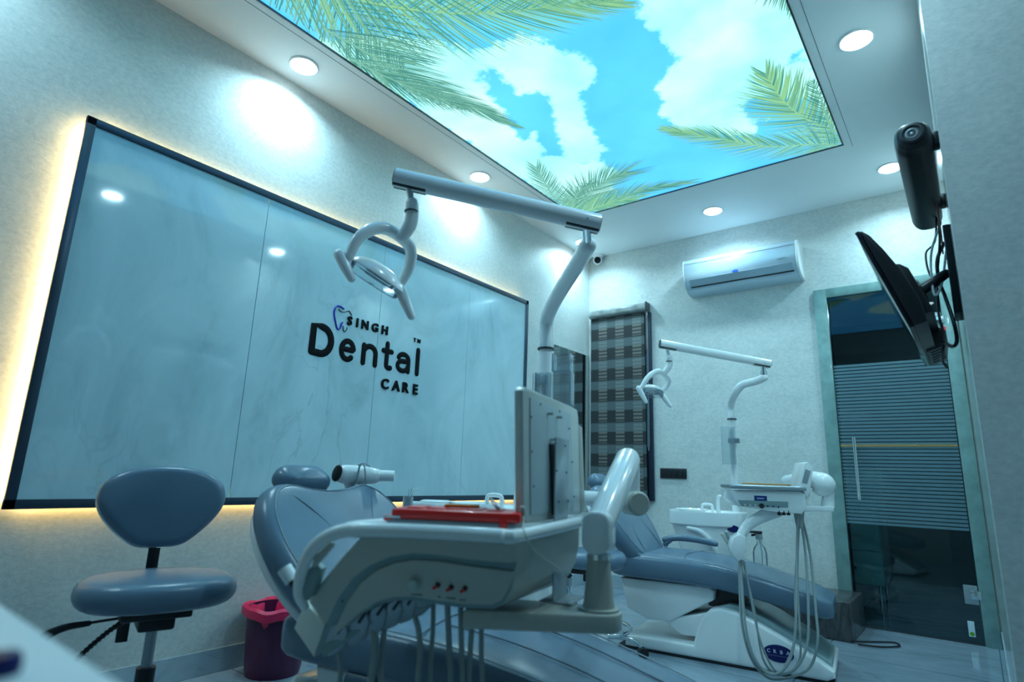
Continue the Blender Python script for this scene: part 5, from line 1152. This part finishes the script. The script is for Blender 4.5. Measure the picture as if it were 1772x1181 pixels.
xx = nd.cross(V((0, 0, 1))).normalized(); yy = xx.cross(nd); yy2 = (yy*.93-xx*.35).normalized(); xx2 = yy2.cross(nd)
bm.transform(Matrix.Translation(c0) @ Matrix((xx2, yy2, nd)).transposed().to_4x4() @ Matrix.Diagonal((.022, .033, 1, 1))); dsp = obj('display', bm, M_BLACK, hb_)
bm = bmesh.new(); add_tube(bm, [g(603, 832), g(607, 850, .0), g(611, 868, .0), V((*g(612, 880).xy, zt+.006))], [.020, .018, .017, .024], 16, sp=4, flat=(FC.v, 1.3)); obj('grip', bm, M_WHITE, xg)
bm = bmesh.new(); add_tube(bm, [g(640, 808), g(635, 803, -.03), g(628, 806, -.045), g(622, 830, -.045), g(610, 850, -.03)], .0035, 8, sp=5); add_b = bm
obj('strap', bm, M_STEEL, xg)
bm = bmesh.new(); add_tube(bm, [g(624, 806, -.04), g(634, 804, -.045), g(637, 825, -.045), g(636, 850, -.03), g(639, 868, -.01)], .0025, 8, sp=5); obj('cord', bm, M_STEEL, xg)
bm = bmesh.new(); add_tube(bm, [g(630, 836, .0), g(621, 845, .0), g(620, 858, .0), g(624, 868, .0)], .0065, 10, sp=4); obj('trigger_guard', bm, M_BLACK, xg)

# ============================================================ FAR DELIVERY UNIT
_o = dep(1335, 860, 3.02); QF = Fr((_o.x, _o.y), math.radians(30))
fd = thing('delivery_unit', 'far white instrument delivery unit with hoses hanging in front of the far chair', 'dental unit', tuple(dep(1390, 885, 3.1)))
def qp(l, v=0): return [QF.at(x, y, v) for x, y in l]
def qpr(name, l, v0, v1, m, par=fd, bev=.004, s=40):
    bm = bmesh.new(); add_prism(bm, qp(l, v0), QF.v*(v1-v0), bev=bev); return obj(name, bm, m, par, s)
qpr('body', [(1264, 849), (1384, 851), (1394, 856), (1396, 880), (1388, 890), (1345, 887), (1282, 877), (1270, 864)], 0, .26, M_WHITE)
fz = QF.at(1320, 843, 0).z
bm = bmesh.new(); ul, ur = (QF.at(1268, 845, 0)-QF.o).dot(QF.u), (QF.at(1393, 845, 0)-QF.o).dot(QF.u)
add_tube(bm, [QF.P((ul+ur)/2+q[0], .13+q[1], QF.at(1320, 844, 0).z) for q in rrect(ur-ul, .28, .03, 5)], .0125, 14, closed=True); obj('tray_rim', bm, M_STEEL, fd)
bm = bmesh.new(); zf_ = QF.at(1320, 844, 0).z; add_prism(bm, [QF.P((ul+ur)/2+q[0], .13+q[1], zf_-.008) for q in rrect(ur-ul, .28, .03, 5)], (0, 0, .008)); obj('tray_floor', bm, M_STEEL, fd, 0)
cp_ = qpr('control_strip', [(1277, 866), (1364, 869), (1364, 879), (1283, 876)], -.003, .01, M_GROOVE, bev=.001)
for x, y, r, m_ in ((1289, 874.5, .006, M_CREAM), (1298, 875, .006, M_CREAM), (1307, 875, .0062, M_CREAM), (1318, 876, .013, M_BLACK), (1328, 876.5, .004, M_BLACK), (1338, 877, .004, M_BLACK), (1347, 878, .004, M_BLACK)):
    q = QF.at(x, y, -.003); bm = bmesh.new(); add_lathe(bm, [(r, 0), (r*.9, .008), (0, .008)], q, -QF.v, 18); obj('knob', bm, m_, fd)
stk = qpr('name_sticker', [(1305, 858), (1327, 859), (1327.5, 868), (1305.5, 867)], -.0015, .001, mat('blue sticker', (.01, .04, .20), .4, noise=.05), bev=0, s=0)
bm = bmesh.new(); add_prism(bm, qp([(1310, 862), (1322, 862.5), (1322, 864), (1310, 863.6)], -.002), QF.v*.0004); obj('sticker_print', bm, M_INK, stk, 0)
for x in (1348, 1356, 1364):
    q = QF.at(x, 888, .01); bm = bmesh.new(); add_box(bm, (-.006, -.01, -.012), (.006, .02, .012)); bm.transform(Matrix.Translation(q)); obj('socket', bm, M_BLACK, fd, 0)
bm = bmesh.new(); add_tube(bm, [QF.at(1345, 886, .08), QF.at(1322, 893, .06), QF.at(1296, 908, .04), QF.at(1281, 930, .03), QF.at(1278, 945, .03)], [.030, .032, .028, .024, .024], 18, sp=5, cap='round', flat=(QF.v, .7)); obj('curved_arm', bm, M_WHITE, fd)
qpr('joint_cover', [(1269, 931), (1280, 925), (1291, 930), (1292, 950), (1286, 966), (1279, 973), (1270, 963), (1264, 948)], -.03, .05, M_WHITE, bev=.008)
paths = [[(1381, 892), (1379, 960), (1378, 1060), (1371, 1130), (1352, 1163), (1325, 1164), (1300, 1128), (1288, 1070), (1283, 1010), (1281, 970)],
         [(1385, 892), (1394, 960), (1399, 1060), (1396, 1120), (1376, 1158), (1345, 1168), (1310, 1150), (1291, 1090), (1284, 1010), (1283, 970)],
         [(1387, 892), (1402, 960), (1412, 1060), (1415, 1110), (1402, 1155), (1370, 1172), (1330, 1174), (1300, 1140), (1284, 1080), (1280, 1010), (1280, 970)],
         [(1383, 892), (1380, 1000), (1384, 1090), (1384, 1140), (1365, 1166), (1340, 1160), (1316, 1110), (1300, 1040), (1288, 972)],
         [(1384, 892), (1376, 1010), (1376, 1100), (1360, 1150), (1345, 1168), (1320, 1140), (1306, 1060), (1290, 990), (1285, 970)]]
for i, pl in enumerate(paths):
    pts = [QF.at(x, y, .03+.012*i-.15*min(1, max(0, (y-960)/140))) for x, y in pl]
    for p in pts: p.z = max(p.z, .014)
    bm = bmesh.new(); add_tube(bm, pts, .0062 if i < 3 else .0048, 10, sp=5); obj('hose', bm, M_HOSE, fd)
bm = bmesh.new(); add_tube(bm, [QF.at(1382, 884, .05), QF.at(1384, 915, .05)], [.028, .016], 14); obj('hose_sleeve', bm, M_HOSE, fd)
qpr('platform', [(1386, 876), (1443, 877), (1444, 886), (1386, 886)], .05, .20, M_WHITE, bev=.004)
bm = bmesh.new(); q = QF.at(1432, 878, .12); q1 = QF.at(1434, 848, .12); add_cyl(bm, q, q1, .034, .026, 24); obj('pedestal', bm, M_WHITE, fd)
bm = bmesh.new(); add_tube(bm, [QF.at(1424, 839, .12), QF.at(1400, 832, .30), QF.at(1362, 833, .55)], [.062, .052, .034], 28, sp=4, cap='round'); obj('spring_arm', bm, M_WHITE, fd)
bm = bmesh.new(); e_ = QF.at(1362, 833, .55); add_tube(bm, [e_, V((e_.x-.02, e_.y+.02, .85)), PF.P(.03, -.02, .83)], .028, 18, sp=6); obj('support_arm', bm, M_WHITE, fd)
fv = thing('viewer_panel', 'small tilted white viewer panel at the right end of the far delivery tray', 'display panel', tuple(QF.at(1390, 850, .1)))
bm = bmesh.new(); add_prism(bm, qp([(1392, 802), (1397, 800), (1408, 808), (1402, 852), (1396, 862), (1384, 838)], .06), QF.v*.16, bev=.004); obj('housing', bm, M_WHITE, fv, 40)
bm = bmesh.new(); add_prism(bm, qp([(1394, 812), (1403, 816), (1397, 838), (1388, 835)], .057), QF.v*.004, bev=.001); obj('side_plate', bm, M_STEEL, fv, 40)
bm = bmesh.new(); add_prism(bm, qp([(1400, 845), (1406, 845), (1398, 872), (1390, 884), (1388, 878), (1394, 866)], .08), QF.v*.03, bev=.003); obj('bracket', bm, M_WHITE, fv, 40)
bm = bmesh.new(); ua, ub_ = (QF.at(1293, 840, .1)-QF.o).dot(QF.u), (QF.at(1364, 840, .1)-QF.o).dot(QF.u)
ol = thing('orange_tray', 'thin orange lid lying on the far delivery tray', 'lid', tuple(QF.P((ua+ub_)/2, .13, zf_+.02)))
add_box(bm, (ua, .05, zf_+.0127), (ub_, .22, zf_+.020), QF, bev=.003); obj('lid', bm, mat('orange lid', (.62, .28, .05), .35, noise=.05), ol, 40)

# near column box beside the water bottle
bm = bmesh.new(); a, b = PN.at(1003, 1100, -.02), PN.at(1040, 1100, -.02)
ua, ub_ = (a-PN.o).dot(PN.u), (b-PN.o).dot(PN.u); add_box(bm, (ua, -.06, 0), (ub_, .10, .42), PN, bev=.01); obj('junction_column', bm, M_WHITE, cn, 40)

# ============================================================ FOREGROUND COUNTER (out of focus, lower left)
ZT = .79
p1 = at(0, 1043, 2, ZT); p2 = at(212, 1181, 2, ZT); de = (p2-p1).normalized(); dn_ = V((de.y, -de.x, 0))
if (CAM-p1).dot(dn_) < 0: dn_ = -dn_
ct = thing('side_counter', 'white counter corner, out of focus, at the lower left of the picture', 'counter', (p1.x, p1.y, 0))
q0 = p1-de*.35; q1 = p2+de*.10
bm = bmesh.new(); add_prism(bm, [V((p.x, p.y, ZT-.03)) for p in (q0, q1, q1+dn_*.16, q0+dn_*.16)], (0, 0, .03), bev=.004, seg=3); obj('countertop', bm, mat('matt white laminate', (.80, .83, .84), .5, noise=.01), ct, 40)
bm = bmesh.new(); add_prism(bm, [V((p.x, p.y, 0)) for p in (q0+de*.02+dn_*.015, q1-de*.02+dn_*.015, q1-de*.02+dn_*.15, q0+de*.02+dn_*.15)], (0, 0, ZT-.03), bev=.003); obj('cabinet_body', bm, M_CREAM, ct, 40)
c = at(-6, 1168, 2, ZT); bm = bmesh.new(); add_lathe(bm, [(0, 0), (.012, 0), (.012, .008), (.010, .012), (.0, .012)], V((c.x, c.y, ZT)), n=24)
tag(obj('bottle_cap', bm, M_NAVY), 'small dark blue cap on the blurred white counter, lower left', 'cap')

# housing and pivot knob low on the near chair
bm = bmesh.new(); add_box(bm, (-.05, -.20, 0), (.42, .20, .315), NF, bev=.03, seg=3); obj('base_housing', bm, M_WHITE, near_chair, 40)
q = NF.at(628, 1182, -.235); bm = bmesh.new(); add_tube(bm, [q-NF.u*.042, q+NF.u*.042], .030, 22, cap='flat'); obj('pivot_knob', bm, mat('dark blue grey knob', (.07, .12, .17), .35, noise=.03), near_chair, 40)
